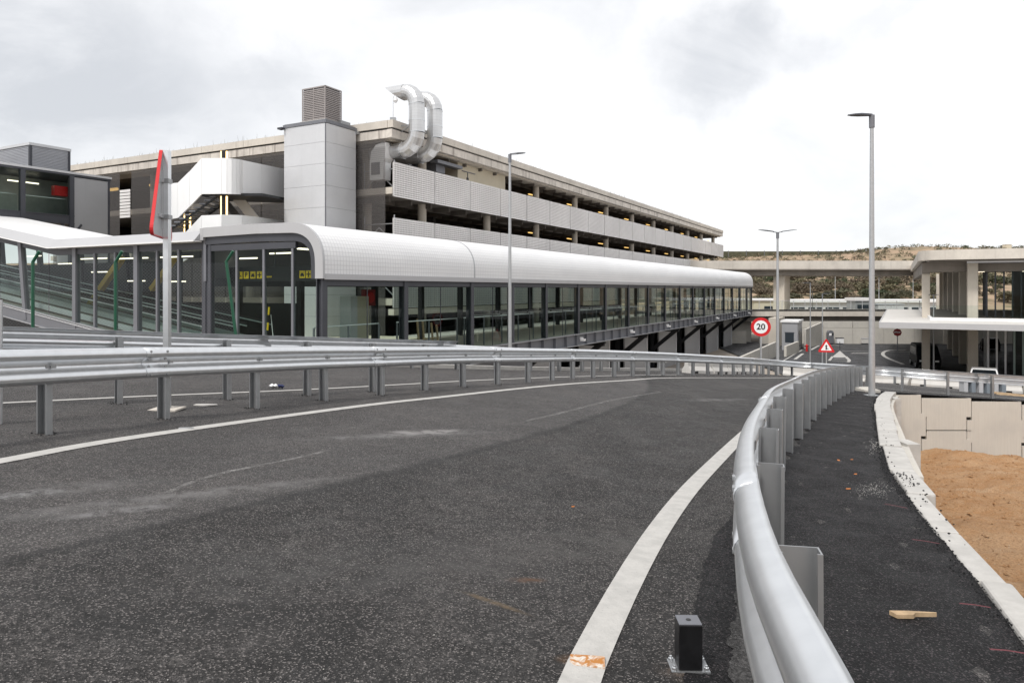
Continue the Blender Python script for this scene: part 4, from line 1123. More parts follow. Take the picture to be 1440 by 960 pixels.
m = MB(); m.box(.03, 2.42, .03, 6, 0, 1.8); m.build('box_core', 'louvre_blue', PB)
m = MB()
for i in range(18): m.box(.1, 2.35, -.01, .05, .08+i*.095, .13+i*.095); m.box(-.01, .05, .1, 5.9, .08+i*.095, .13+i*.095)
m.build('louvre', 'louvre_blue', PB)
m = MB(); m.box(-.05, .12, -.05, .08, 0, 1.8); m.box(2.33, 2.47, -.04, .1, 0, 1.8); m.build('corner_post', 'steel_dark', PB)
m = MB(); m.box(-.07, 2.5, -.07, 6.1, 1.8, 1.97); m.build('roof_trim', 'panel_light', PB)

# ================================================================== UPPER CONCOURSE GROUND
OG = (-6.27, 23.4)
def gslab(name, x0, x1, y0, y1, z, mname):
    P = [fr_pt(OG, a, b) for a, b in ((x0, y0), (x1, y0), (x1, y1), (x0, y1))]
    m = MB(); m.prism(P, z-.35, z); return struct(m.build(name, mname))
gslab('service_road', 6.5, 14.3, 5.9, 34, -2.62, 'beige_wall'); gslab('service_road', 14.4, 76, 5.9, 8.35, -2.63, 'wall_concrete')

# ================================================================== GLAZED GALLERY
GA = thing('glazed_gallery', 'long glazed walkway under a white curved canopy, in front of the car park', 'walkway', (OG[0], OG[1], -7), A1)
GL = 78.3; GW = 5.7
ZF, ZT = -2.62, .40
outer = []
for i in range(13):
    a = math.pi/2*i/12; e = 2.35
    yy = 1.55*(1-(max(0, math.cos(a)))**(2/e)); zz = .82+1.42*(math.sin(a))**(2/e)
    outer.append((yy-.14, zz))
outer = [(-.14, .36), (-.14, .6)]+outer+[(3.0, 2.27), (GW, 2.24)]
def inset(pr, t):
    o_ = []
    for i, (a, b) in enumerate(pr):
        p = pr[max(i-1, 0)]; n_ = pr[min(i+1, len(pr)-1)]; dx, dy = n_[0]-p[0], n_[1]-p[1]; L_ = math.hypot(dx, dy)
        o_.append((a+dy/L_*t, b-dx/L_*t))
    return o_
def sweep(pr_o, pr_i, x0, x1, name, mname, uv=False, n=1, smooth=True):
    m = MB(ZP); k = len(pr_o); vs = []; fs = []; uvs = []
    arc = [0]
    for i in range(1, k): arc.append(arc[-1]+math.hypot(pr_o[i][0]-pr_o[i-1][0], pr_o[i][1]-pr_o[i-1][1]))
    for j in range(n+1):
        x = x0+(x1-x0)*j/n
        for i, (a, b) in enumerate(pr_o): vs.append((x, a, b)); uvs.append((x, arc[i]))
        for i, (a, b) in enumerate(pr_i): vs.append((x, a, b)); uvs.append((x, arc[i]))
    s_ = 2*k
    for j in range(n):
        for i in range(k-1):
            fs.append((j*s_+i, (j+1)*s_+i, (j+1)*s_+i+1, j*s_+i+1)); fs.append((j*s_+k+i, j*s_+k+i+1, (j+1)*s_+k+i+1, (j+1)*s_+k+i))
        fs.append((j*s_, j*s_+k, (j+1)*s_+k, (j+1)*s_)); fs.append((j*s_+k-1, (j+1)*s_+k-1, (j+1)*s_+2*k-1, j*s_+2*k-1))
    for i in range(k-1):
        fs.append((i, i+1, k+i+1, k+i)); e_ = n*s_; fs.append((e_+i, e_+k+i, e_+k+i+1, e_+i+1))
    m.add(vs, fs)
    if uv: m.uv = uvs
    return m.build(name, mname, GA, smooth)
i30 = inset(outer, .30)
sweep(outer, inset(outer, .12), .0, 9.38, 'canopy', 'canopy_white', True); sweep(outer, inset(outer, .12), 9.42, GL, 'canopy', 'canopy_white', True)
sweep(inset(outer, -.012), inset(outer, .02), 9.36, 9.44, 'canopy_seam', 'panel_grey')
sweep(inset(outer, -.015), inset(outer, .33), -.10, .0, 'gable_fascia', 'fascia_grey')
sweep(inset(outer, .33), inset(outer, .60), .0, .22, 'gable_frame', 'steel_dark')
m = MB(ZP); m.box(0, GL, -.165, -.12, .33, .52); m.build('gutter', 'fascia_grey', GA)
m = MB(ZP); m.box(.2, GL, .0, .22, .12, .42); m.box(.2, GL, GW-.3, GW-.1, .12, .42); m.build('eaves_beam', 'steel_dark', GA)
sweep(inset(outer, .16), inset(outer, .22), .3, GL-.1, 'ceiling', 'steel_black')
m = MB(ZP); m.box(-.1, .0, GW-.02, GW+.16, 1.80, 2.24); m.build('gable_end', 'fascia_grey', GA)
m = MB(ZP); m.box(0, GL, GW-.05, GW+.08, .3, 2.2); m.build('rear_upstand', 'steel_grey', GA)
XC = [0.12, 4.55, 9.4, 13.2, 17.0, 21.4]
while XC[-1]+4.47 < GL: XC.append(XC[-1]+4.47)
XC.append(GL-.15)
cm = MB(ZP); cm.box(-.02, .02, -.12, .12, ZF, .36); cm.box(-.12, .12, -.14, -.10, ZF, .36); cm.box(-.12, .12, .10, .14, ZF, .36); c0 = cm.build('column', 'steel_dark', GA)
c0.location = (XC[0], .10, 0)
for xx in XC[1:]: again(c0, GA, (xx, .10, 0))
cb = MB(ZP); cb.box(-.11, .11, -.13, .13, ZF, .36); c1 = cb.build('column', 'steel_black', GA); c1.location = (XC[1], GW-.2, 0)
for xx in XC[2:]: again(c1, GA, (xx, GW-.2, 0))
# panes between columns, split once; thin joints
for a, b in zip(XC, XC[1:]):
    mid = (a+b)/2
    for (p_, q_) in ((a+.03, mid-.012), (mid+.012, b-.03)):
        m = MB(ZP); m.add([(p_, .03, ZF+.02), (q_, .03, ZF+.02), (q_, .03, .36), (p_, .03, .36)], [(0, 1, 2, 3)]); m.build('pane', 'glass', GA)
    m = MB(ZP); m.add([(a+.1, GW-.15, ZF+.02), (b-.1, GW-.15, ZF+.02), (b-.1, GW-.15, .36), (a+.1, GW-.15, .36)], [(0, 1, 2, 3)]); m.build('pane', 'glass_clear', GA)
    m = MB(ZP); m.box(mid-.012, mid+.012, .02, .05, ZF, .36); m.build('joint', 'steel_dark', GA)
# floor and edge beam with stiffeners
m = MB(ZP); m.box(.0, GL, .2, GW, ZF-.25, ZF-.02); m.build('floor', 'column_concrete', GA)
m = MB(ZP); m.box(0, GL, .02, .06, ZF-.66, ZF-.04); m.build('beam_web', 'steel_grey', GA)
m = MB(ZP); m.box(0, GL, -.16, .2, ZF-.04, ZF); m.box(0, GL, -.16, .2, ZF-.70, ZF-.66); m.build('beam_flange', 'panel_grey', GA)
sm0 = MB(ZP); sm0.box(-.025, .025, -.13, .02, ZF-.66, ZF-.04); s0 = sm0.build('stiffener', 'steel_grey', GA); s0.location = (.1, 0, 0)
k = 1
while .1+k*1.49 < GL: again(s0, GA, (.1+k*1.49, 0, 0)); k += 1
for j, xx in enumerate(XC[5:]):
    if j % 2 == 0:
        m = MB(ZP); m.box(xx-.1, xx+.14, -.42, -.16, ZF-.42, ZF-.30); m.box(xx-.03, xx+.03, -.3, -.1, ZF-.32, ZF-.2); m.build('floodlight', 'panel_white', GA)
# handrail runs inside
for (a, b) in ((.2, 3.6), (4.7, 9.0), (9.6, 16.5), (17.5, 40), (41, 76)):
    m = MB(ZP); m.tube([(a, .55, -1.28), (b, .55, -1.28)], .028, 8); m.build('handrail', 'galvanised', GA)
    m = MB(ZP); n = max(1, int((b-a)/1.6))
    for i in range(n+1): xx = a+(b-a)*i/n; m.box(xx-.02, xx+.02, .5, .56, ZF, -1.3)
    m.build('handrail_post', 'steel_grey', GA)
m = MB(ZP)
for i in range(16): m.tube([(17.5+i*3.6, GW-.7, -1.5), (20.7+i*3.6, GW-.7, -1.5)], .03, 6)
m.build('handrail', 'galvanised', GA)
# gable glazing: mullions and panes
ys = [.14, 1.36, 2.73, 4.09, 5.48]
for yy in ys[1:4]:
    zt_ = 1.62
    m = MB(ZP); m.box(.04, .14, yy-.05, yy+.05, ZF, zt_-.0); m.build('mullion', 'steel_grey', GA)
m = MB(ZP); m.box(.02, .2, 5.42, 5.56, ZF, 1.8); m.box(.02, .2, 5.70, 5.90, ZF, 1.8); m.box(.06, .16, 5.56, 5.70, ZF, 1.8); m.build('end_column', 'steel_dark', GA)
m = MB(ZP); m.box(.03, .16, 1.2, 5.45, 1.40, 1.62); m.build('transom', 'steel_dark', GA)
gz = [(a, b) for a, b in inset(outer, .58)]
for a, b in zip(ys, ys[1:]):
    def ztop_(yy):
        best = interp(sorted(gz), yy); return min(best, 1.42)
    pts = [(.09, a+.05, ZF+.02), (.09, b-.05, ZF+.02)]
    for k in range(7, -1, -1): yy = a+.05+(b-a-.1)*k/7; pts.append((.09, yy, ztop_(yy)))
    m = MB(ZP); m.add(pts, [tuple(range(len(pts)))]); m.build('pane', 'glass', GA)
m = MB(ZP); m.box(-.02, .06, .1, 5.9, ZF-.66, ZF-.02); m.build('sill_beam', 'steel_dark', GA)
# luminaires along the ceiling
for k in range(20):
    m = MB(ZP); m.box(2+k*3.8, 4.2+k*3.8, 3.0, 3.12, 1.50, 1.56); m.build('ceiling_lamp', 'white_light', GA)
for zz, yy in ((1.35, 2.6), (1.2, 4.4)):
    m = MB(ZP); m.box(1.2, 1.28, yy, yy+1.1, zz-.05, zz); m.build('ceiling_lamp', 'white_light', GA)
# undercroft: clad bays, legs and raking struts
LEG = [XC[i] for i in range(4, len(XC)-1, 2)]+[XC[-1]-.4]
for a, b in zip(LEG, LEG[1:]+[None]):
    m = MB(ZP); m.box(a-.14, a+.14, 2.3, 2.6, -7.1, ZF-.7); m.build('leg', 'steel_black', GA)
    m = MB(ZP); m.bar((a, .1, ZF-.72), (a, 2.45, -5.3), .26, .32); m.build('strut', 'steel_black', GA)
    m = MB(ZP); m.box(a-.12, a+.12, .1, GW-.2, ZF-1.05, ZF-.72); m.build('cross_beam', 'steel_black', GA)
    if b:
        e_ = a+.62*(b-a)
        m = MB(ZP); m.box(a+.2, e_, 1.95, 2.05, -7.1, ZF-.95); m.build('clad_bay', 'panel_grey', GA)
        m = MB(ZP); m.box(e_+.01, e_+.3, 1.90, 2.0, -7.1, ZF-1.05); m.build('clad_bay', 'panel_light', GA)
        m = MB(ZP); m.box(e_-.01, e_+.1, 2.06, 3.3, -7.1, ZF-.95); m.build('clad_bay', 'steel_grey', GA)
m = MB(ZP); m.box(2, GL-1, 3.3, 3.4, -7.1, ZF-.7); m.build('rear_lining', 'steel_black', GA)
m = MB(ZP); m.box(0, LEG[0]-.5, .8, .9, -7.1, ZF-.7); m.build('front_lining', 'steel_grey', GA)

# direction sign hanging in the gallery
SG = thing('direction_sign', 'black hanging sign with four yellow pictograms behind the gable glass', 'sign', (*fr_pt(OG, .9, 1.5), .30), A1+math.pi/2)
# local x runs toward +y(gallery) = left in view
m = MB(); m.box(-.9, 3.9, .0, .10, 0, .52); m.build('sign_box', 'sign_black', SG)
m = MB()
for a in (-.5, 1.5, 3.5): m.box(a, a+.04, .04, .07, .52, 1.2)
m.build('hanger', 'steel_dark', SG)
def icon(x0, kind):
    m = MB(); m.box(x0, x0+.26, .10, .108, .10, .36); m.build('pictogram', 'sign_yellow', SG)
    cx = x0+.13; cz = .23
    m = MB()
    Y0, Y1 = .108, .113
    if kind == 'plane':
        m.bar((cx, Y1, cz-.10), (cx, Y1, cz+.10), .03, .008, (0, 1, 0)); m.bar((cx-.10, Y1, cz), (cx+.10, Y1, cz), .035, .008, (0, 1, 0)); m.bar((cx-.04, Y1, cz-.08), (cx+.04, Y1, cz-.08), .02, .008, (0, 1, 0))
    elif kind == 'car':
        m.box(cx-.09, cx+.09, Y0, Y1, cz-.06, cz); m.box(cx-.06, cx+.06, Y0, Y1, cz, cz+.05); m.box(cx-.07, cx-.03, Y0, Y1, cz-.09, cz-.06); m.box(cx+.03, cx+.07, Y0, Y1, cz-.09, cz-.06)
    elif kind == 'chair':
        m.tube([(cx+.02, Y0, cz+.08), (cx+.02, Y1, cz+.08)], .022, 8); m.box(cx, cx+.03, Y0, Y1, cz-.03, cz+.06); m.box(cx-.06, cx+.01, Y0, Y1, cz-.04, cz-.01); m.box(cx-.08, cx-.05, Y0, Y1, cz-.09, cz-.02); m.box(cx-.02, cx+.05, Y0, Y1, cz-.09, cz-.06)
    else:
        text('P', .25, 'sign_black', SG, (cx, .112, cz), (math.pi/2, 0, math.pi)); return
    m.build('symbol', 'sign_black', SG)
for x0, kd in ((3.15, 'chair'), (2.82, 'P'), (2.47, 'car'), (2.13, 'plane'), (.02, 'car'), (-.28, 'plane')): icon(x0, kd)  # last two icons model the sign's reflection in the glass
m = MB()
for i in range(7): m.box(1.65+i*.055-.0, 1.68+i*.055, .10, .105, .13, .19); m.box(-.75+i*.05, -.72+i*.05, .10, .105, .2, .25)  # right-hand row repeats the lettering for the reflected set
m.build('lettering', 'sign_yellow', SG)
# loose objects inside / behind the gallery
x_, y_ = fr_pt(OG, 8.3, 5.0)
o = thing('fire_cabinet', 'dark red fire hose cabinet on the far side of the gallery', 'cabinet', (x_, y_, -.75), A1)
m = MB(); m.box(-.35, .35, -.15, .1, 0, .75); m.build('box', 'sign_red_dark', o); m = MB(); m.tube([(0, -.19, .38), (0, -.15, .38)], .25, 16); m.build('reel', 'red_paint', o)
x_, y_ = fr_pt(OG, 5.6, 3.6)
o = thing('tall_cabinet', 'tall pale cabinet with tan side standing inside the gallery', 'cabinet', (x_, y_, ZF), A1)
m = MB(); m.box(-.42, 0, -.3, .3, 0, 2.35); m.build('door', 'panel_light', o); m = MB(); m.box(.0, .75, -.28, .28, 0, 2.33); m.build('side', 'beige_wall', o)
x_, y_ = fr_pt(OG, 7.7, 1.2)
o = thing('wooden_trestle', 'pair of leaning wooden trestle legs inside the gallery beside a white rail', 'trestle', (x_, y_, ZF), A1)
for k, a in enumerate((-.6, -.2, .45, .85)):
    m = MB(); m.bar((a, 0, 0), (a+.18, .25, 1.35-.1*k % 2), .09, .05); m.build('leg', 'wood', o)
m = MB(); m.bar((-.3, .05, .5), (.9, .05, .5), .05, .05); m.build('rail', 'wood', o)
x_, y_ = fr_pt(OG, .9, 3.55)
o = thing('survey_staff', 'yellow and black upright pole leaning behind the gable glass', 'pole', (x_, y_, ZF))
for k in range(6):
    m = MB(); m.tube([(0.02*k, 0, .3+k*.28), (.02*(k+1), 0, .3+(k+1)*.28)], .035, 8); m.build('band', 'sign_yellow' if k % 2 else 'sign_black', o)
m = MB(); m.tube([(.35, 0, 0), (.15, .1, 1.7)], .015, 6); m.build('rod', 'panel_white', o)

# ================================================================== RAMP GALLERY (rises to the left)
RG = thing('ramp_gallery', 'glazed ramp gallery with a white roof climbing to the left behind the green fence', 'walkway', (OG[0], OG[1], -7), A1)
def zroof(y): return 1.80+max(0, y-15.3)*.158
def zfl(y): return -2.47+max(0, y-5.9)*.134
yk = [5.86, 15.3, 36]
# roof slab pieces (flat part, sloped part) with deep pale fascia
def slab(y0, y1, zf0, th0, x0, x1, name, mname):
    m = MB(ZP); a0, a1 = zf0(y0), zf0(y1)
    m.hexa([(x0, y0, a0), (x1, y0, a0), (x1, y1, a1), (x0, y1, a1), (x0, y0, a0+th0), (x1, y0, a0+th0), (x1, y1, a1+th0), (x0, y1, a1+th0)]); return m.build(name, mname, RG)
for a, b in ((5.87, 15.3), (15.3, 36)):
    slab(a, b, lambda y: zroof(y)+.02, .32, .0, 5.2, 'roof', 'canopy_white' if False else 'panel_white')
    # fascia leaning outward
    m = MB(ZP); za, zb_ = zroof(a), zroof(b)
    m.hexa([(-.32, a, za+.0), (.0, a, za+.02), (.0, b, zb_+.02), (-.32, b, zb_+.0), (-.02, a, za+.345), (.02, a, za+.36), (.02, b, zb_+.36), (-.02, b, zb_+.345)]); m.build('fascia', 'fascia_grey', RG)
    m = MB(ZP); m.hexa([(-.36, a, za-.05), (.0, a, za-.05), (.0, b, zb_-.05), (-.36, b, zb_-.05), (-.36, a, za-.005), (.0, a, za-.005), (.0, b, zb_-.005), (-.36, b, zb_-.005)]); m.build('drip_edge', 'sign_white', RG)
    m = MB(ZP); m.hexa([(.02, a, za-.32), (.18, a, za-.32), (.18, b, zb_-.32), (.02, b, zb_-.32), (.02, a, za-.06), (.18, a, za-.06), (.18, b, zb_-.06), (.02, b, zb_-.06)]); m.build('head_beam', 'steel_dark', RG)
    m = MB(ZP); m.hexa([(4.9, a, za-.32), (5.1, a, za-.32), (5.1, b, zb_-.32), (4.9, b, zb_-.32), (4.9, a, za-.0), (5.1, a, za-.0), (5.1, b, zb_-.0), (4.9, b, zb_-.0)]); m.build('head_beam', 'steel_dark', RG)
YC = [5.95, 9.75, 13.9, 17.9, 21.9, 25.9, 29.9]
for i, yy in enumerate(YC[1:]):
    tl = 0 if yy < 15 else -.134
    zb_ = zfl(yy)-.5; zt_ = zroof(yy)-.06
    m = MB(ZP); m.bar((.08, yy-tl*(zb_-zt_)*.5, zb_), (.08, yy+tl*(zb_-zt_)*.5, zt_), .24, .22, (1, 0, 0)); m.build('column', 'steel_grey', RG)
    m = MB(ZP); m.bar((5.0, yy-tl*(zb_-zt_)*.5, zb_), (5.0, yy+tl*(zb_-zt_)*.5, zt_), .24, .22, (1, 0, 0)); m.build('column', 'steel_black', RG)
for a, b in zip(YC, YC[1:]):
    n = 3 if a < 13 else 2
    for k in range(n):
        y0 = a+(b-a)*k/n+.07; y1 = a+(b-a)*(k+1)/n-.07
        m = MB(ZP); m.add([(.06, y0, zfl(y0)), (.06, y1, zfl(y1)), (.06, y1, zroof(y1)-.3), (.06, y0, zroof(y0)-.3)], [(0, 1, 2, 3)]); m.build('pane', 'glass', RG)
        if k and a < 13:
            yy = a+(b-a)*k/n; m = MB(ZP); m.box(.0, .12, yy-.05, yy+.05, zfl(yy), zroof(yy)-.3); m.build('mullion', 'steel_grey', RG)
        elif k:
            yy = a+(b-a)*k/n; m = MB(ZP); m.box(.05, .07, yy-.012, yy+.012, zfl(yy), zroof(yy)-.3); m.build('joint', 'steel_dark', RG)
for a, b, z0, z1, x0, x1, nm, mm_ in ((5.9, 36, -.55, -.10, .0, .14, 'edge_beam', 'steel_grey'), (5.9, 36, -.10, -.06, -.05, .2, 'edge_flange', 'panel_light'), (5.9, 36, -.02, .02, -.05, .2, 'edge_flange', 'panel_grey'), (5.9, 36, -.59, -.55, -.05, .2, 'edge_flange', 'panel_grey'), (5.9, 36, -.3, -.1, .15, 5, 'floor', 'concrete_dark')):
    m = MB(ZP); za, zb_ = zfl(a), zfl(b)
    m.hexa([(x0, a, za+z0), (x1, a, za+z0), (x1, b, zb_+z0), (x0, b, zb_+z0), (x0, a, za+z1), (x1, a, za+z1), (x1, b, zb_+z1), (x0, b, zb_+z1)]); m.build(nm, mm_, RG)
# moving-walk balustrades: handrail, glass and skirt, three runs
for xx in (.8, 2.0, 2.6, 3.9):
    a, b = 6.5, 34
    for z0, z1, w_, nm, mm_ in ((.95, 1.02, .07, 'handrail', 'steel_black'), (.90, .95, .05, 'handrail_base', 'galvanised'), (.0, .22, .14, 'skirt', 'panel_light')):
        m = MB(ZP); m.hexa([(xx-w_/2, a, zfl(a)+z0), (xx+w_/2, a, zfl(a)+z0), (xx+w_/2, b, zfl(b)+z0), (xx-w_/2, b, zfl(b)+z0), (xx-w_/2, a, zfl(a)+z1), (xx+w_/2, a, zfl(a)+z1), (xx+w_/2, b, zfl(b)+z1), (xx-w_/2, b, zfl(b)+z1)]); m.build(nm, mm_, RG)
    m = MB(ZP); m.add([(xx, a, zfl(a)+.2), (xx, b, zfl(b)+.2), (xx, b, zfl(b)+.9), (xx, a, zfl(a)+.9)], [(0, 1, 2, 3)]); m.build('balustrade_glass', 'glass_clear', RG)
for k in range(7):
    y0 = 6.6+k*3.0
    m = MB(ZP); m.box(2.4, 2.48, y0, y0+2.2, zroof(y0)-.42, zroof(y0)-.37); m.build('ceiling_lamp', 'white_light', RG)
    m = MB(ZP); m.box(4.3, 4.38, y0, y0+1.3, zroof(y0)-1.45, zroof(y0)-1.40); m.build('ceiling_lamp', 'white_light', RG)  # lower row: glowing bars standing in for reflected lamp lines
m = MB(ZP); m.bar((3.2, 15.6, 1.5), (3.2, 18.2, -.8), .25, .25); m.bar((3.2, 11.8, 1.4), (3.2, 13.4, .0), .22, .22); m.build('yellow_brace', 'yellow_pipe', RG)
m = MB(ZP); m.box(5.0, 5.1, 6, 36, -4, -.6); m.box(5.0, 5.08, 15, 36, -.6, 1.4); m.build('rear_wall', 'steel_black', RG)  # black sheets added to make the ramp interior look dark

# ================================================================== GREEN FENCE with chain link
f0, f1 = Vector((-13.6, 16.0, 0)), Vector((-6.4, 16.0, 0))
FN = thing('mesh_fence', 'green-posted chain-link fence with cranked tops in front of the ramp gallery', 'fence', (-10.8, 16.0, G(-10.8, 16)))
ox, oy, oz = -10.8, 16.0, G(-10.8, 16)
fposts = [(-13.4, 15.9, 0), (-10.78, 16.0, 0), (-8.92, 16.0, 0), (-6.25, 15.9, .17)]
for X, Y, lean in fposts:
    zb = T(X, Y) if X > -11.4 else G(X, Y); zt = .62
    m = MB(); m.tube([(X-ox+lean, Y-oy, zb-oz-.1), (X-ox-lean*.8, Y-oy, zt-oz), (X-ox-lean*.8+.16, Y-oy-.02, zt-oz+.24)], .036, 10); m.build('post', 'green_paint', FN)
m = MB(); a, b = fposts[0][0], fposts[3][0]; W_ = b-a; pitch = .075
zb0, zt0 = -1.75-oz, .60-oz; H_ = zt0-zb0
def wire(m, x0, z0, x1, z1, t=.0017):
    m.add([(x0-ox-t, 15.98-oy, z0), (x0-ox+t, 15.98-oy, z0), (x1-ox+t, 15.98-oy, z1), (x1-ox-t, 15.98-oy, z1)], [(0, 1, 2, 3)])
n = int((W_+H_)/pitch)
for i in range(n):
    xs = a-H_+i*pitch
    x0, z0, x1, z1 = xs, zb0, xs+H_, zt0
    if x0 < a: z0 += a-x0; x0 = a
    if x1 > b: z1 -= x1-b; x1 = b
    if x1 > x0: wire(m, x0, z0, x1, z1)
    xs = a+i*pitch; x0, z0, x1, z1 = xs, zb0, xs-H_, zt0
    if x0 > b: z0 += x0-b; x0 = b
    if x1 < a: z1 -= a-x1; x1 = a
    if x1 < x0: wire(m, x0, z0, x1, z1)
o = m.build('mesh', 'steel_grey', FN); o['kind'] = 'stuff'

# ================================================================== RIGHT: VIADUCT, DECK, TERMINAL
VD = thing('viaduct', 'elevated concrete road viaduct crossing behind the gallery end', 'viaduct', (25, 97, -7))
zo = lambda py, D: (407-py)/1000*D
m = MB(ZP); m.box(-6, 31, 0, .35, 2.72, 3.92); m.build('parapet', 'concrete', VD)
for k in range(5):
    pass
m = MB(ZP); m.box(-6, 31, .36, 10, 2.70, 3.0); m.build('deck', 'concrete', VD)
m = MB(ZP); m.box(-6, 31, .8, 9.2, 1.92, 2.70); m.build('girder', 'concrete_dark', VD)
m = MB(ZP); m.box(-6, 31, -.03, .0, 2.66, 2.80); m.build('drip_edge', 'concrete_dark', VD)
def rotbox(m, cx, cy, hx, hy, z0, z1, a=A1):
    c_, s_ = math.cos(a), math.sin(a); P = [(cx+c_*u-s_*v, cy+s_*u+c_*v) for u, v in ((-hx, -hy), (hx, -hy), (hx, hy), (-hx, hy))]
    m.prism(P, z0, z1)
m = MB(ZP); rotbox(m, .372*100-25+1.2, 4.2, 2.9, .72, -7, 1.95); m.build('pier', 'column_concrete', VD)
DK = thing('lower_deck', 'concrete entrance deck with glass railing, below the viaduct', 'bridge', (30, 93, -7))
m = MB(ZP); m.box(.8, 24, 0, 9, -3.5, -2.8); m.build('slab', 'concrete', DK)
m = MB(ZP); m.box(.8, 24, .6, 8, -4.2, -3.5); m.build('girder', 'concrete_dark', DK)
m = MB(ZP); m.box(.8, 24, -.04, .1, -2.8, -2.62); m.build('edge_rail', 'steel_black', DK)
m = MB(ZP); m.add([(.8, .05, -2.6), (24, .05, -2.6), (24, .05, -1.5), (.8, .05, -1.5)], [(0, 1, 2, 3)]); m.build('glass_railing', 'glass_clear', DK)
for k in range(16):
    m = MB(ZP); m.box(.8+k*1.5, .86+k*1.5, .0, .06, -2.6, -1.45); m.build('baluster', 'panel_light', DK)
m = MB(ZP); m.box(.8, 24, .02, .08, -1.48, -1.43); m.build('handrail', 'panel_light', DK)
m = MB(ZP); rotbox(m, .3725*89.6-30, 89.6-93, 2.6, .6, -7, -3.52); m.build('pier', 'column_concrete', DK)
# back wall below the deck, cast in bays
BW = thing('back_wall', 'long beige concrete wall under the lower deck behind the forecourt', 'wall', (26, 91.8, -7))
for k in range(5, 15):
    m = MB(ZP); m.box(-14+k*4.0+.02, -10+k*4.0-.02, 0, .3, -7.0, -4.95); m.build('panel', 'wall_concrete', BW)
    m = MB(ZP); m.box(-14+k*4.0+.05, -10+k*4.0-.05, .03, .3, -4.92, -4.1); m.build('panel', 'wall_concrete', BW)
m = MB(ZP); m.box(6, 46, .3, .4, -7.1, -4.15); m.build('backing', 'concrete_dark', BW)
for px, w_, h_, py, mm_, lb, nm in ((1169, .75, 1.4, 478, 'steel_grey', 'grey arched machine against the back wall', 'ticket_machine'), (1182.5, .85, .75, 480, 'sign_white', 'white low cabinet against the back wall', 'cabinet'), (1218, .8, .7, 481, 'plaster_white', 'small white chest against the back wall near the tall lamp', 'cabinet')):
    X = (px-720)/1000*90.9
    o = thing(nm, lb, 'cabinet' if nm == 'cabinet' else 'machine', (X, 91.0, -7))
    m = MB(); m.box(-w_/2*1.0, w_/2, 0, .5, .12, h_); m.build('body', mm_, o)
    m = MB(); m.box(-w_/2*.8, w_/2*.8, .05, .45, 0, .12); m.build('plinth', 'steel_dark', o)
    m = MB()
    if nm == 'ticket_machine': m.tube([(0, 0, h_), (0, .5, h_)], w_/2, 16); m.build('arched_top', mm_, o); m = MB(); m.box(-.25, .1, -.02, 0, h_-.3, h_); m.build('notice', 'sign_white', o)
    else: m.box(-w_/2-.03, w_/2+.03, -.03, .53, h_, h_+.08); m.build('lid', 'steel_dark' if px < 1200 else 'panel_light', o)
# gatehouse, low walls, hydrant
Y = 84; X = .394*Y
BH = thing('gatehouse', 'grey flat-roofed gatehouse with a dark window under the viaduct', 'building', (X, Y, -7), 0)
m = MB(); rotbox(m, 0, 0, 2.2, .85, 0, 3.2, A1); m.build('wall', 'panel_grey', BH)
m = MB(); rotbox(m, 0, 0, 2.35, 1.0, 3.2, 3.42, A1); m.build('roof', 'panel_white', BH)
c_, s_ = math.cos(A1), math.sin(A1)
def bw(u0, u1, v0, v1, z0, z1, nm, mm_):
    m = MB(); m.prism([(c_*u-s_*v, s_*u+c_*v) for u, v in ((u0, v0), (u1, v0), (u1, v1), (u0, v1))], z0, z1); m.build(nm, mm_, BH)
bw(-2.24, -2.19, -.45, .5, .9, 2.0, 'window', 'window_dark'); bw(-.9, .2, -.89, -.84, .3, 2.2, 'door', 'window_dark'); bw(-2.24, -2.2, -.5, .55, 2.0, 2.08, 'lintel', 'steel_dark')
def wedge(label, p0, p1, h0, h1, th=.25, mname='wall_concrete', zb=-7.0, name='low_wall'):
    o = thing(name, label, 'wall', (p0[0], p0[1], zb)); d_ = Vector((p1[0]-p0[0], p1[1]-p0[1], 0)); n_ = Vector((-d_.y, d_.x, 0)).normalized()*th
    nseg = max(1, int(d_.length/3.0))
    for k in range(nseg):
        t0, t1 = k/nseg+.002, (k+1)/nseg-.002; a = d_*t0; b = d_*t1; ha, hb = h0+(h1-h0)*t0, h0+(h1-h0)*t1
        m = MB(); m.hexa([(a.x, a.y, 0), (b.x, b.y, 0), (b.x+n_.x, b.y+n_.y, 0), (a.x+n_.x, a.y+n_.y, 0), (a.x, a.y, ha), (b.x, b.y, hb), (b.x+n_.x, b.y+n_.y, hb), (a.x+n_.x, a.y+n_.y, ha)]); m.build('panel', mname, o)
    return o
wedge('beige ramp wall rising to the right behind the round speed sign', (.305*60, 60), (.372*74, 74), .85, 1.55)
wedge('short beige wall in front of the gatehouse', (.386*74, 74), (.404*79, 79), 1.1, 1.25)
wedge('tall pale wall receding right of the gatehouse', (.4135*84, 84), (.436*91.5, 91.5), 2.3, 2.75)
wedge('low terrace wall beyond the gallery legs', (22.5, 92.5), (30.5, 92.5), 1.6, 1.6)
wedge('upper terrace wall beyond the gallery legs', (23.5, 95), (32, 95), 3.2, 3.2)
o = thing('fire_hydrant', 'small red hydrant beside the gatehouse', 'hydrant', (*pp(1134.5, 494, -7), -7)); m = MB(); m.tube([(0, 0, 0), (0, 0, .7), (0, 0, .82)], [.12, .12, .06], 10); m.build('body', 'red_paint', o); m = MB(); m.tube([(-.24, 0, .6), (.24, 0, .6)], .07, 8); m.build('outlet', 'sign_red_dark', o)
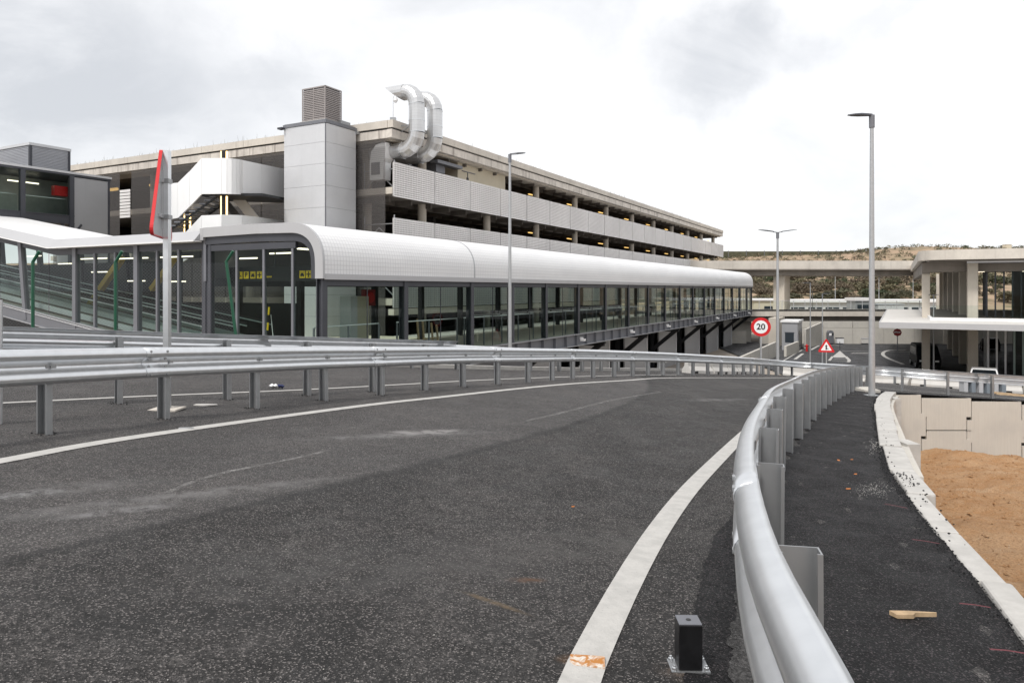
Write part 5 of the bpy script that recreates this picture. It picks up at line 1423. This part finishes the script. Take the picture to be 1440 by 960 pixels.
# painted lines of the lower road
def lline(pts, wd): stripe(pts, wd, .006, 'lane_line', 'road_paint', lambda x, y: -7.0)
lline([pp(1118, 505, -7), pp(1129, 497, -7)], .3); lline([pp(1140, 492, -7), pp(1152, 485.5, -7)], .3)
lline([pp(1148, 484.5, -7), pp(1181, 485.5, -7)], .3); lline([pp(1184, 493.5, -7), pp(1300, 495, -7)], .2)
lline([pp(1274, 492, -7), pp(1250, 492.5, -7), pp(1242, 496, -7), pp(1243, 500, -7), pp(1252, 505, -7), pp(1270, 512, -7)], .35)
lline([pp(1100, 508, -7), pp(1119, 497, -7), pp(1128, 492, -7)], .15)
for k in range(5): lline([pp(1198+k*5, 496.5, -7), pp(1201+k*5, 496.7, -7)], .8)
m = MB()
def tri_(pts, z=-6.99): m.add([(*pp(a, b, z), z) for a, b in pts], [tuple(range(len(pts)))])
tri_([(1181, 493), (1171, 501), (1173, 502.5), (1188, 502.5), (1190, 501)])
m_ = m; struct(m_.build('gore_marking', 'road_paint'))
lline([pp(1171, 501, -7), pp(1166, 507, -7)], .25); lline([pp(1189, 501, -7), pp(1194, 506, -7), pp(1193, 509, -7)], .3); lline([pp(1172, 504.5, -7), pp(1190, 504.5, -7)], .2); lline([pp(1170, 507, -7), pp(1191, 507.4, -7)], .2)
o = thing('marker_post', 'thin dark marker post at the tip of the painted gore', 'post', (*pp(1181, 492, -7), -7)); m = MB(); m.tube([(0, 0, 0), (0, 0, .95)], .04, 8); m.build('shaft', 'steel_dark', o)

# terminal forecourt and building
OT = (38.2, 59.0)
TM = thing('terminal', 'concrete-framed terminal with tall columns and a deep flat roof, right edge', 'building', (OT[0], OT[1], -7), A1)
m = MB(ZP); rc_ = 1.8
arcp = [(-2.5+rc_-rc_*math.cos(math.radians(a)), 3.66+.25-rc_+rc_*math.sin(math.radians(a))) for a in range(0, 91, 10)]
m.prism([(-2.5, -30)]+arcp+[(46, 3.91), (46, -30)], 2.42, 3.22); ob = m.build('roof', 'concrete', TM)
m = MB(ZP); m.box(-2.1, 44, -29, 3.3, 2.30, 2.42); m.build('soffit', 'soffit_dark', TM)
m = MB(ZP); m.box(.8, 44, 3.0, 3.9-.3, 1.35, 2.30); m.box(.6, 1.4, -6, 3.58, 1.5, 2.30); m.build('girder', 'concrete_dark', TM)
for k in range(3):
    m = MB(ZP); m.box(-1.6+k*.9, -1.5+k*.9, -29, .5-k*.1, 2.16, 2.3); m.build('soffit_rib', 'panel_light' if k == 0 else 'steel_grey', TM)
cm = MB(ZP); cm.box(-.38, .38, -.38, .38, -7, 2.31); t0 = cm.build('column', 'column_concrete', TM)
bvm = t0.modifiers.new('b', 'BEVEL'); bvm.width = .08; bvm.segments = 2
for k in range(1, 7): again(t0, TM, (9.1*k, 0, 0))
m = MB(ZP); m.box(1.44-.38, 1.44+.38, 3.0, 3.6, -7, 1.36); m.build('pier', 'column_concrete', TM)
# upper floor slab / forecourt canopy with a pale fascia
m = MB(ZP); m.box(-11.1, 30, -28, 6.6, -2.78, -2.45); m.build('forecourt_slab', 'plaster_white', TM)
m = MB(ZP); m.box(-11.17, -11.1, -28, 6.64, -2.82, -2.40); m.build('slab_fascia', 'fascia_grey', TM)
m = MB(ZP); m.box(-11.1, 30, 6.6, 6.66, -2.82, -2.40); m.build('slab_fascia', 'fascia_grey', TM)
m = MB(ZP); m.box(-4.6, -4.3, -28, 3.2, -2.45, -2.22); m.box(-4.3, 30, 3.0, 3.2, -2.45, -2.22); m.build('kerb', 'panel_white', TM)
m = MB(ZP); m.box(-4.3, 30, -28, 3.0, -2.45, -2.36); m.build('paving', 'concrete_dark', TM)
m = MB(ZP); m.add([(-4.4, -28, -2.2), (-4.4, 3.1, -2.2), (-4.4, 3.1, -1.25), (-4.4, -28, -1.25)], [(0, 1, 2, 3)]); m.build('glass_railing', 'glass_clear', TM)
# glazed hall: fins, panes, dark interior
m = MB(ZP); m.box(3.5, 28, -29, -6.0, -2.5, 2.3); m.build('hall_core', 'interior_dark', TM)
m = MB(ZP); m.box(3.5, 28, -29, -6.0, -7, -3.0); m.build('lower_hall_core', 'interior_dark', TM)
fin = MB(ZP); fin.box(-.02, .02, -.06, .06, -2.5, 2.3); f0_ = fin.build('fin', 'steel_dark', TM); f0_.location = (2.2, -1.2, 0)
finl = MB(ZP); finl.box(-.03, .03, -.07, .07, -7, -3.0); f1_ = finl.build('fin', 'panel_light', TM); f1_.location = (1.2, -1.2, 0)
for k in range(1, 14):
    again(f0_, TM, (2.2+k*.55, -1.2-k*.03, 0)); again(f1_, TM, (1.2+k*.55, -1.2-k*.03, 0))
for k in range(8):
    again(f0_, TM, (2.2, -1.8-k*.6, 0)); again(f1_, TM, (1.2, -1.8-k*.6, 0))
for k in range(12):
    a = -2.9-k*1.5
    m = MB(ZP); m.add([(2.0, a, -2.5), (2.0, a-1.45, -2.5), (2.0, a-1.45, 2.2), (2.0, a, 2.2)], [(0, 1, 2, 3)]); m.build('pane', 'glass_green' if k > 0 else 'glass', TM)
    m = MB(ZP); m.box(1.95, 2.05, a-1.5, a-1.45, -2.5, 2.3); m.build('mullion', 'steel_dark', TM)
    m = MB(ZP); m.add([(1.0, a, -7), (1.0, a-1.45, -7), (1.0, a-1.45, -3), (1.0, a, -3)], [(0, 1, 2, 3)]); m.build('pane', 'glass_green' if k > 1 else 'glass', TM)
for a, b in ((1.2, 2.4), (-2.6, -1.4), (-4.4, -3.4)):
    m = MB(ZP); m.box(5, 5.1, a-2.6, b-2.6, 1.55, 1.65); m.build('ceiling_lamp', 'white_light', TM)
m = MB(ZP); m.box(2.6, 2.7, -5.4, -5.3, -6.3, -4.9); m.build('wall_lamp', 'white_light', TM)
# dark van parked behind the pier
def vehicle(name, label, cat, x, y, z, rz, L_, W_, H_, body, kind):
    v = thing(name, label, cat, (x, y, z), rz)
    if kind == 'van': pr = [(-L_/2, .35), (L_/2-.05, .35), (L_/2, .9), (L_/2-.35, 1.15), (L_/2-1.15, H_-.12), (L_/2-1.5, H_), (-L_/2+.15, H_), (-L_/2, H_-.2)]
    else: pr = [(-L_/2, .3), (L_/2-.03, .3), (L_/2, .62), (L_/2-.25, .82), (L_/2-1.25, .92), (L_/2-1.95, H_-.06), (L_/2-2.4, H_), (-L_/2+1.0, H_-.03), (-L_/2+.15, .98), (-L_/2, .85)]
    m = MB(); n = len(pr)
    def wy(z_): return W_/2*(1-.13*max(0, (z_-.9)/(H_-.9)))
    m.add([(a, -wy(b), b) for a, b in pr]+[(a, wy(b), b) for a, b in pr], [tuple(range(n)), tuple(range(2*n-1, n-1, -1))]+[(i, n+i, n+(i+1) % n, (i+1) % n) for i in range(n)])
    ob = m.build('body', body, v); bb = ob.modifiers.new('b', 'BEVEL'); bb.width = .06; bb.segments = 2
    if kind == 'van':
        ws = [(-L_/2+.4, 1.15), (L_/2-.75, 1.15), (L_/2-1.3, H_-.25), (-L_/2+.4, H_-.25)]; fx = ((L_/2-.37, 1.18), (L_/2-1.12, H_-.16))
    else:
        ws = [(-L_/2+.75, .95), (L_/2-1.5, .95), (L_/2-2.15, H_-.12), (-L_/2+1.15, H_-.12)]; fx = ((L_/2-1.32, .96), (L_/2-1.9, H_-.10))
    for s_ in (-1, 1):
        m = MB(); P = [(a, s_*(wy(b)+.004), b) for a, b in ws]+[(a, s_*(wy(b)+.012), b) for a, b in ws]
        m.add(P, [(0, 1, 2, 3), (7, 6, 5, 4), (0, 4, 5, 1), (1, 5, 6, 2), (2, 6, 7, 3), (3, 7, 4, 0)]); m.build('side_window', 'car_glass', v)
        for a in (-L_/2+.8, L_/2-.85):
            m = MB(); m.tube([(a, s_*(W_/2-.2), .33), (a, s_*(W_/2+.01), .33)], .33, 18); wh = m.build('wheel', 'rubber', v)
            m = MB(); m.tube([(a, s_*(W_/2+.01), .33), (a, s_*(W_/2+.025), .33)], .19, 12); m.build('hubcap', 'galvanised', v)
        m = MB(); m.box(L_/2-.1, L_/2+.01, s_*(W_/2-.35)-.15, s_*(W_/2-.35)+.15, .66, .80); m.build('headlight', 'sign_white', v)
    (a0, z0), (a1, z1) = fx
    m = MB(); wA, wB = wy(z0)*.9, wy(z1)*.86
    m.add([(a0+.05, -wA, z0), (a0+.05, wA, z0), (a1+.05, wB, z1), (a1+.05, -wB, z1)], [(0, 1, 2, 3)]); m.build('windscreen', 'car_glass', v)
    return v
vehicle('parked_van', 'black van parked beside the square pier in the lower forecourt', 'van', .585*64, 64.5, -7, math.radians(-112), 4.8, 1.9, 2.05, 'car_black', 'van')
vehicle('parked_car', 'white car with only its roof showing above the guardrail, below the terminal', 'car', .664*51, 51, -7.05, math.radians(236), 4.2, 1.75, 1.42, 'car_white', 'car')
vehicle('parked_car', 'dark car under the terminal beyond the front column', 'car', .672*82, 82, -7.0, math.radians(60), 4.2, 1.75, 1.45, 'car_black', 'car')

# ================================================================== CONCRETE BARRIERS outside the bend
def barrier(label, p0, p1, h_=.55, mname='plaster_white'):
    a = Vector((*p0, 0)); b = Vector((*p1, 0)); d_ = (b-a); L_ = d_.length; ang_ = math.atan2(d_.y, d_.x)
    za, zb_ = T(*p0), T(*p1); o = thing('concrete_barrier', label, 'barrier', (p0[0], p0[1], za), ang_, 'white concrete barriers outside the bend')
    m = MB(); sl = (zb_-za)
    pr = [(-.2, -.1), (.2, -.1), (.2, .12), (.09, .28), (.06, h_), (-.06, h_), (-.09, .28), (-.2, .12)]
    n = len(pr); m.add([(.02, a_, b_) for a_, b_ in pr]+[(L_-.02, a_, b_+sl) for a_, b_ in pr], [tuple(range(n-1, -1, -1)), tuple(range(n, 2*n))]+[(i, (i+1) % n, n+(i+1) % n, n+i) for i in range(n)])
    m.build('body', mname, o)
    m = MB()
    for k in (.25, .75): m.box(L_*k-.12, L_*k+.12, -.215, -.19, -.02+sl*k, .09+sl*k)
    m.build('drain_slot', 'sign_black', o)
ORD = ['first', 'second', 'third', 'fourth', 'fifth', 'sixth', 'seventh', 'eighth', 'ninth', 'tenth', 'eleventh', 'twelfth', 'thirteenth', 'fourteenth', 'fifteenth']
bp = Path([(6.9, 28.2, 0), (8.9, 30.4, 0), (11.2, 34.4, 0), (13.0, 37.2, 0)], .3)
k = 0
while (k+1)*1.9 < bp.L:
    a = bp.at(k*1.9); b = bp.at((k+1)*1.9-.06); barrier(ORD[k]+' white concrete barrier from the left, in the row beneath the far left guardrail', (a.x, a.y), (b.x, b.y), .6); k += 1
bp = Path([(14.6, 38.3, 0), (16.2, 37.4, 0), (17.9, 35.0, 0), (19.8, 32.3, 0), (24.0, 30.9, 0), (34, 30.0, 0)], .3)
k = 0
while (k+1)*2.2 < bp.L:
    a = bp.at(k*2.2); b = bp.at((k+1)*2.2-.06); barrier(ORD[k]+' pale concrete barrier from the left, outside the right bend behind the guardrail', (a.x, a.y), (b.x, b.y), .62); k += 1
# stacked fence panels and timber outside the bend
x, y = .675*28.0, 28.0
o = thing('barrier_stack', 'row of upright grey-blue plastic barrier panels behind the right guardrail', 'barrier', (x-1.1, y, G(x, y)))
for k in range(6):
    m = MB(); m.box(k*.3, k*.3+.16, 0, .3, 0, .48); m.build('panel', 'plastic_blue' if k % 2 else 'panel_light', o)
m = MB(); m.box(-.05, 1.75, -.03, .33, .48, .54); m.build('top_rail', 'plastic_blue', o)
x, y = .712*27.0, 27.0
o = thing('timber_pile', 'loose timber boards lying on the road behind the right guardrail', 'timber', (x-.9, y, G(x, y)))
for k in range(4):
    m = MB(); m.bar((.2, .18*k, .03+.02*k), (1.5, .12*k-.5, -.08+.03*k), .12, .04); m.build('board', 'wood', o)

# ================================================================== BACKGROUND: hills, scrub, low buildings
def ridge(x):   # ridge height by direction
    return interp([(-600, 12), (60, 18), (140, 18.3), (185, 20.3), (215, 22.5), (250, 24.0), (320, 24.0), (600, 21)], x)
def hz(x, y):
    h_ = interp([(120, -7), (150, -4.0), (170, -1.2), (215, 2.2), (250, 4.2), (300, 8.0)], y)
    if y > 300:
        t = min(1, (y-300)/120); h_ = 8+(ridge(x*420/max(y, 1))-8)*math.sin(t*math.pi/2)
        if y > 420: h_ -= (y-420)*.06
    h_ += 1.3*mn.noise(Vector((x*.02, y*.02, 0)))*min(1, (y-120)/80)+.7*mn.noise(Vector((x*.07, y*.07, 3)))*min(1, (y-120)/80)
    return h_
rows = []
for j in range(70):
    y = 118+j*6.0; rows.append([(-350+k*9.0, y) for k in range(125)])
struct(sheet(rows, hz, None).build('hill', 'hill_earth', smooth=True))
def tuft(m, x, y, z, r, n, rr):
    for i in range(n):
        # leaf clumps through the crown volume
        a = rr.uniform(0, 2*math.pi); u = rr.uniform(-.25, 1); rad = r*math.sqrt(max(0.05, 1-u*u*.85))*rr.uniform(.35, 1.0)
        cx, cy, cz = x+rad*math.cos(a), y+rad*math.sin(a), z+r*.85*(u*.75+.3)
        s_ = r*rr.uniform(.13, .30); v1 = Vector((rr.gauss(0, 1), rr.gauss(0, 1), rr.gauss(0, 1))).normalized()*s_; v2 = Vector((rr.gauss(0, 1), rr.gauss(0, 1), rr.gauss(0, 1))).normalized()*s_
        c = Vector((cx, cy, cz)); m.add([tuple(c-v1), tuple(c+v2), tuple(c+v1*.8-v2*.3)], [(0, 1, 2)])
for mi, mm_ in enumerate(('leaf_a', 'leaf_b', 'leaf_c', 'leaf_d')):
    m = MB(); rr = random.Random(90+mi)
    for i in range((300, 420, 560, 260)[mi]):
        y = rr.uniform(240, 424); x = y*rr.uniform(.26, .78); r = rr.uniform(.7, 2.2)
        if mn.noise(Vector((x*.03, y*.03, 7))) < -.1 and rr.random() < .65: continue
        tuft(m, x, y, hz(x, y)-.2, r, 34, rr)
    tag(m.build('hillside_scrub', mm_), ('olive', 'dry yellow-green', 'brownish', 'dark green')[mi]+' low scrub dotted over the far hillside', 'scrub', None, 'stuff')
# shrubs on the near bank, individually
rr = random.Random(5)
protos = []
def shrub(x, y, z, r, mi, label):
    t = thing('shrub', label, 'shrub', (x, y, z), rr.uniform(0, 6), 'shrubs on the bank behind the lower deck')
    if mi not in [p[0] for p in protos]:
        m = MB(); m.tube([(0, 0, -.3), (.03, .02, .5), (.1, 0, .8)], [.06, .045, .02], 6); m.tube([(0, 0, .1), (-.2, .1, .6)], [.04, .015], 5); m.tube([(0, 0, .1), (.15, -.2, .65)], [.04, .015], 5)
        tk = m.build('trunk', 'bark', t); m = MB()
        for b in range(7): tuft(m, rr.gauss(0, .38), rr.gauss(0, .38), rr.uniform(.0, .45), rr.uniform(.35, .6), 130, rr)
        cr = m.build('crown', 'leaf_'+'abcd'[mi], t); protos.append((mi, tk, cr))
        tk.scale = cr.scale = (r, r, r)
    else:
        _, tk, cr = [p for p in protos if p[0] == mi][0]
        for ob in (tk, cr):
            c_ = ob.copy(); C.objects.link(c_); c_.parent = t; c_.scale = (r*rr.uniform(.85, 1.2), r*rr.uniform(.85, 1.2), r*rr.uniform(.8, 1.15))
def interp2(v):
    for lim, nm in ((.37, 'left of the viaduct pier'), (.42, 'just right of the viaduct pier'), (.47, 'near the thin lamp posts'), (.51, 'behind the tall lamp'), (.57, 'left of the square pier'), (.62, 'seen between terminal columns')):
        if v < lim: return nm
    return 'behind the terminal hall'
names = ['dark olive', 'dry yellow-green', 'brown half-bare', 'deep green']
seen = set()
for i in range(260):
    y = rr.uniform(146, 236); x = y*rr.uniform(.33, .70); r = rr.uniform(1.8, 4.2)
    mi = rr.choice((0, 1, 2, 2, 3, 1)); r *= .92
    key = (mi, r < 2.7*.92, y < 185, interp2(x/y))
    if key in seen: continue
    seen.add(key); r_keep = r; shrub(x, y, hz(x, y), r, mi, ('small ' if r < 2.7*.92 else 'large ')+names[mi]+' shrub '+('low' if y < 185 else 'high')+' on the bank '+interp2(x/y))
# pole-mounted green screen fence on the ridge, left
o = thing('boundary_fence', 'long grey-green boundary fence along the hilltop above the viaduct', 'fence', (150, 395, 20))
m = MB(); m.box(-60, 55, 0, .2, -5, 1.2); m.build('screen', 'leaf_a', o)
m = MB()
for k in range(12): m.box(-60+k*10, -59.7+k*10, -.1, .3, -5, 1.6)
m.build('posts', 'steel_grey', o)
# low pale buildings behind the deck
LB = thing('low_building', 'long low white building with a dark window strip behind the lower deck', 'building', (51, 132, -7))
m = MB(); m.box(0, 33, 0, 9, 0, 4.6); m.build('wall', 'pale_building', LB); m = MB(); m.box(-.4, 33.4, -.5, 9.4, 4.6, 5.1); m.build('roof', 'sign_white', LB)
for k in range(10):
    m = MB(); m.box(.8+k*3.2, 3.4+k*3.2, -.06, .02, 2.5, 3.7); f = m.build('window', 'window_dark', LB)
    m = MB(); m.box(2.05+k*3.2, 2.15+k*3.2, -.1, -.06, 2.5, 3.7); m.build('mullion', 'pale_building', f)
LB = thing('low_building', 'tan low building with two dark windows left of the viaduct pier', 'building', (43.5, 128, -7))
m = MB(); m.box(0, 6.2, 0, 8, 0, 5.0); m.build('wall', 'beige_wall', LB); m = MB(); m.box(-.3, 6.5, -.3, 8.3, 5.0, 5.3); m.build('roof', 'sign_white', LB)
for k in range(2):
    m = MB(); m.box(1.9+k*1.8, 3.4+k*1.8, -.06, .02, 3.0, 4.0); m.build('window', 'window_dark', LB)
LB = thing('site_cabin', 'grey flat-roofed cabin right of the long white building', 'building', (.483*112, 112, -7))
m = MB(); m.box(0, 2.6, 0, 3, 0, 5.2); m.build('wall', 'panel_grey', LB); m = MB(); m.box(-.2, 2.8, -.2, 3.2, 5.2, 5.7); m.build('roof', 'sign_white', LB); m = MB(); m.box(.3, 2.2, -.04, .02, 3.6, 4.6); m.build('window', 'window_dark', LB)
LB = thing('site_cabin', 'pale panelled cabin left of the square pier on the far deck', 'building', (.515*112, 112, -7))
for k in range(2):
    m = MB(); m.box(k*2.05, k*2.05+2.0, 0, 3, 0, 4.6); m.build('wall_panel', 'pale_building', LB)
m = MB(); m.box(-.1, 4.2, -.1, 3.1, 4.6, 4.75); m.build('roof', 'panel_light', LB)
# small tan block on the hilltop
o = thing('hut', 'tiny tan hut on the hilltop above the terminal roof', 'hut', (.695*380, 380, hz(.695*380, 380)-1)); m = MB(); m.box(0, 2.9, 0, 3, 0, 3.4); m.build('wall', 'beige_wall', o); m = MB(); m.box(-.1, 3.0, -.1, 3.1, 3.4, 3.6); m.build('roof', 'concrete', o)
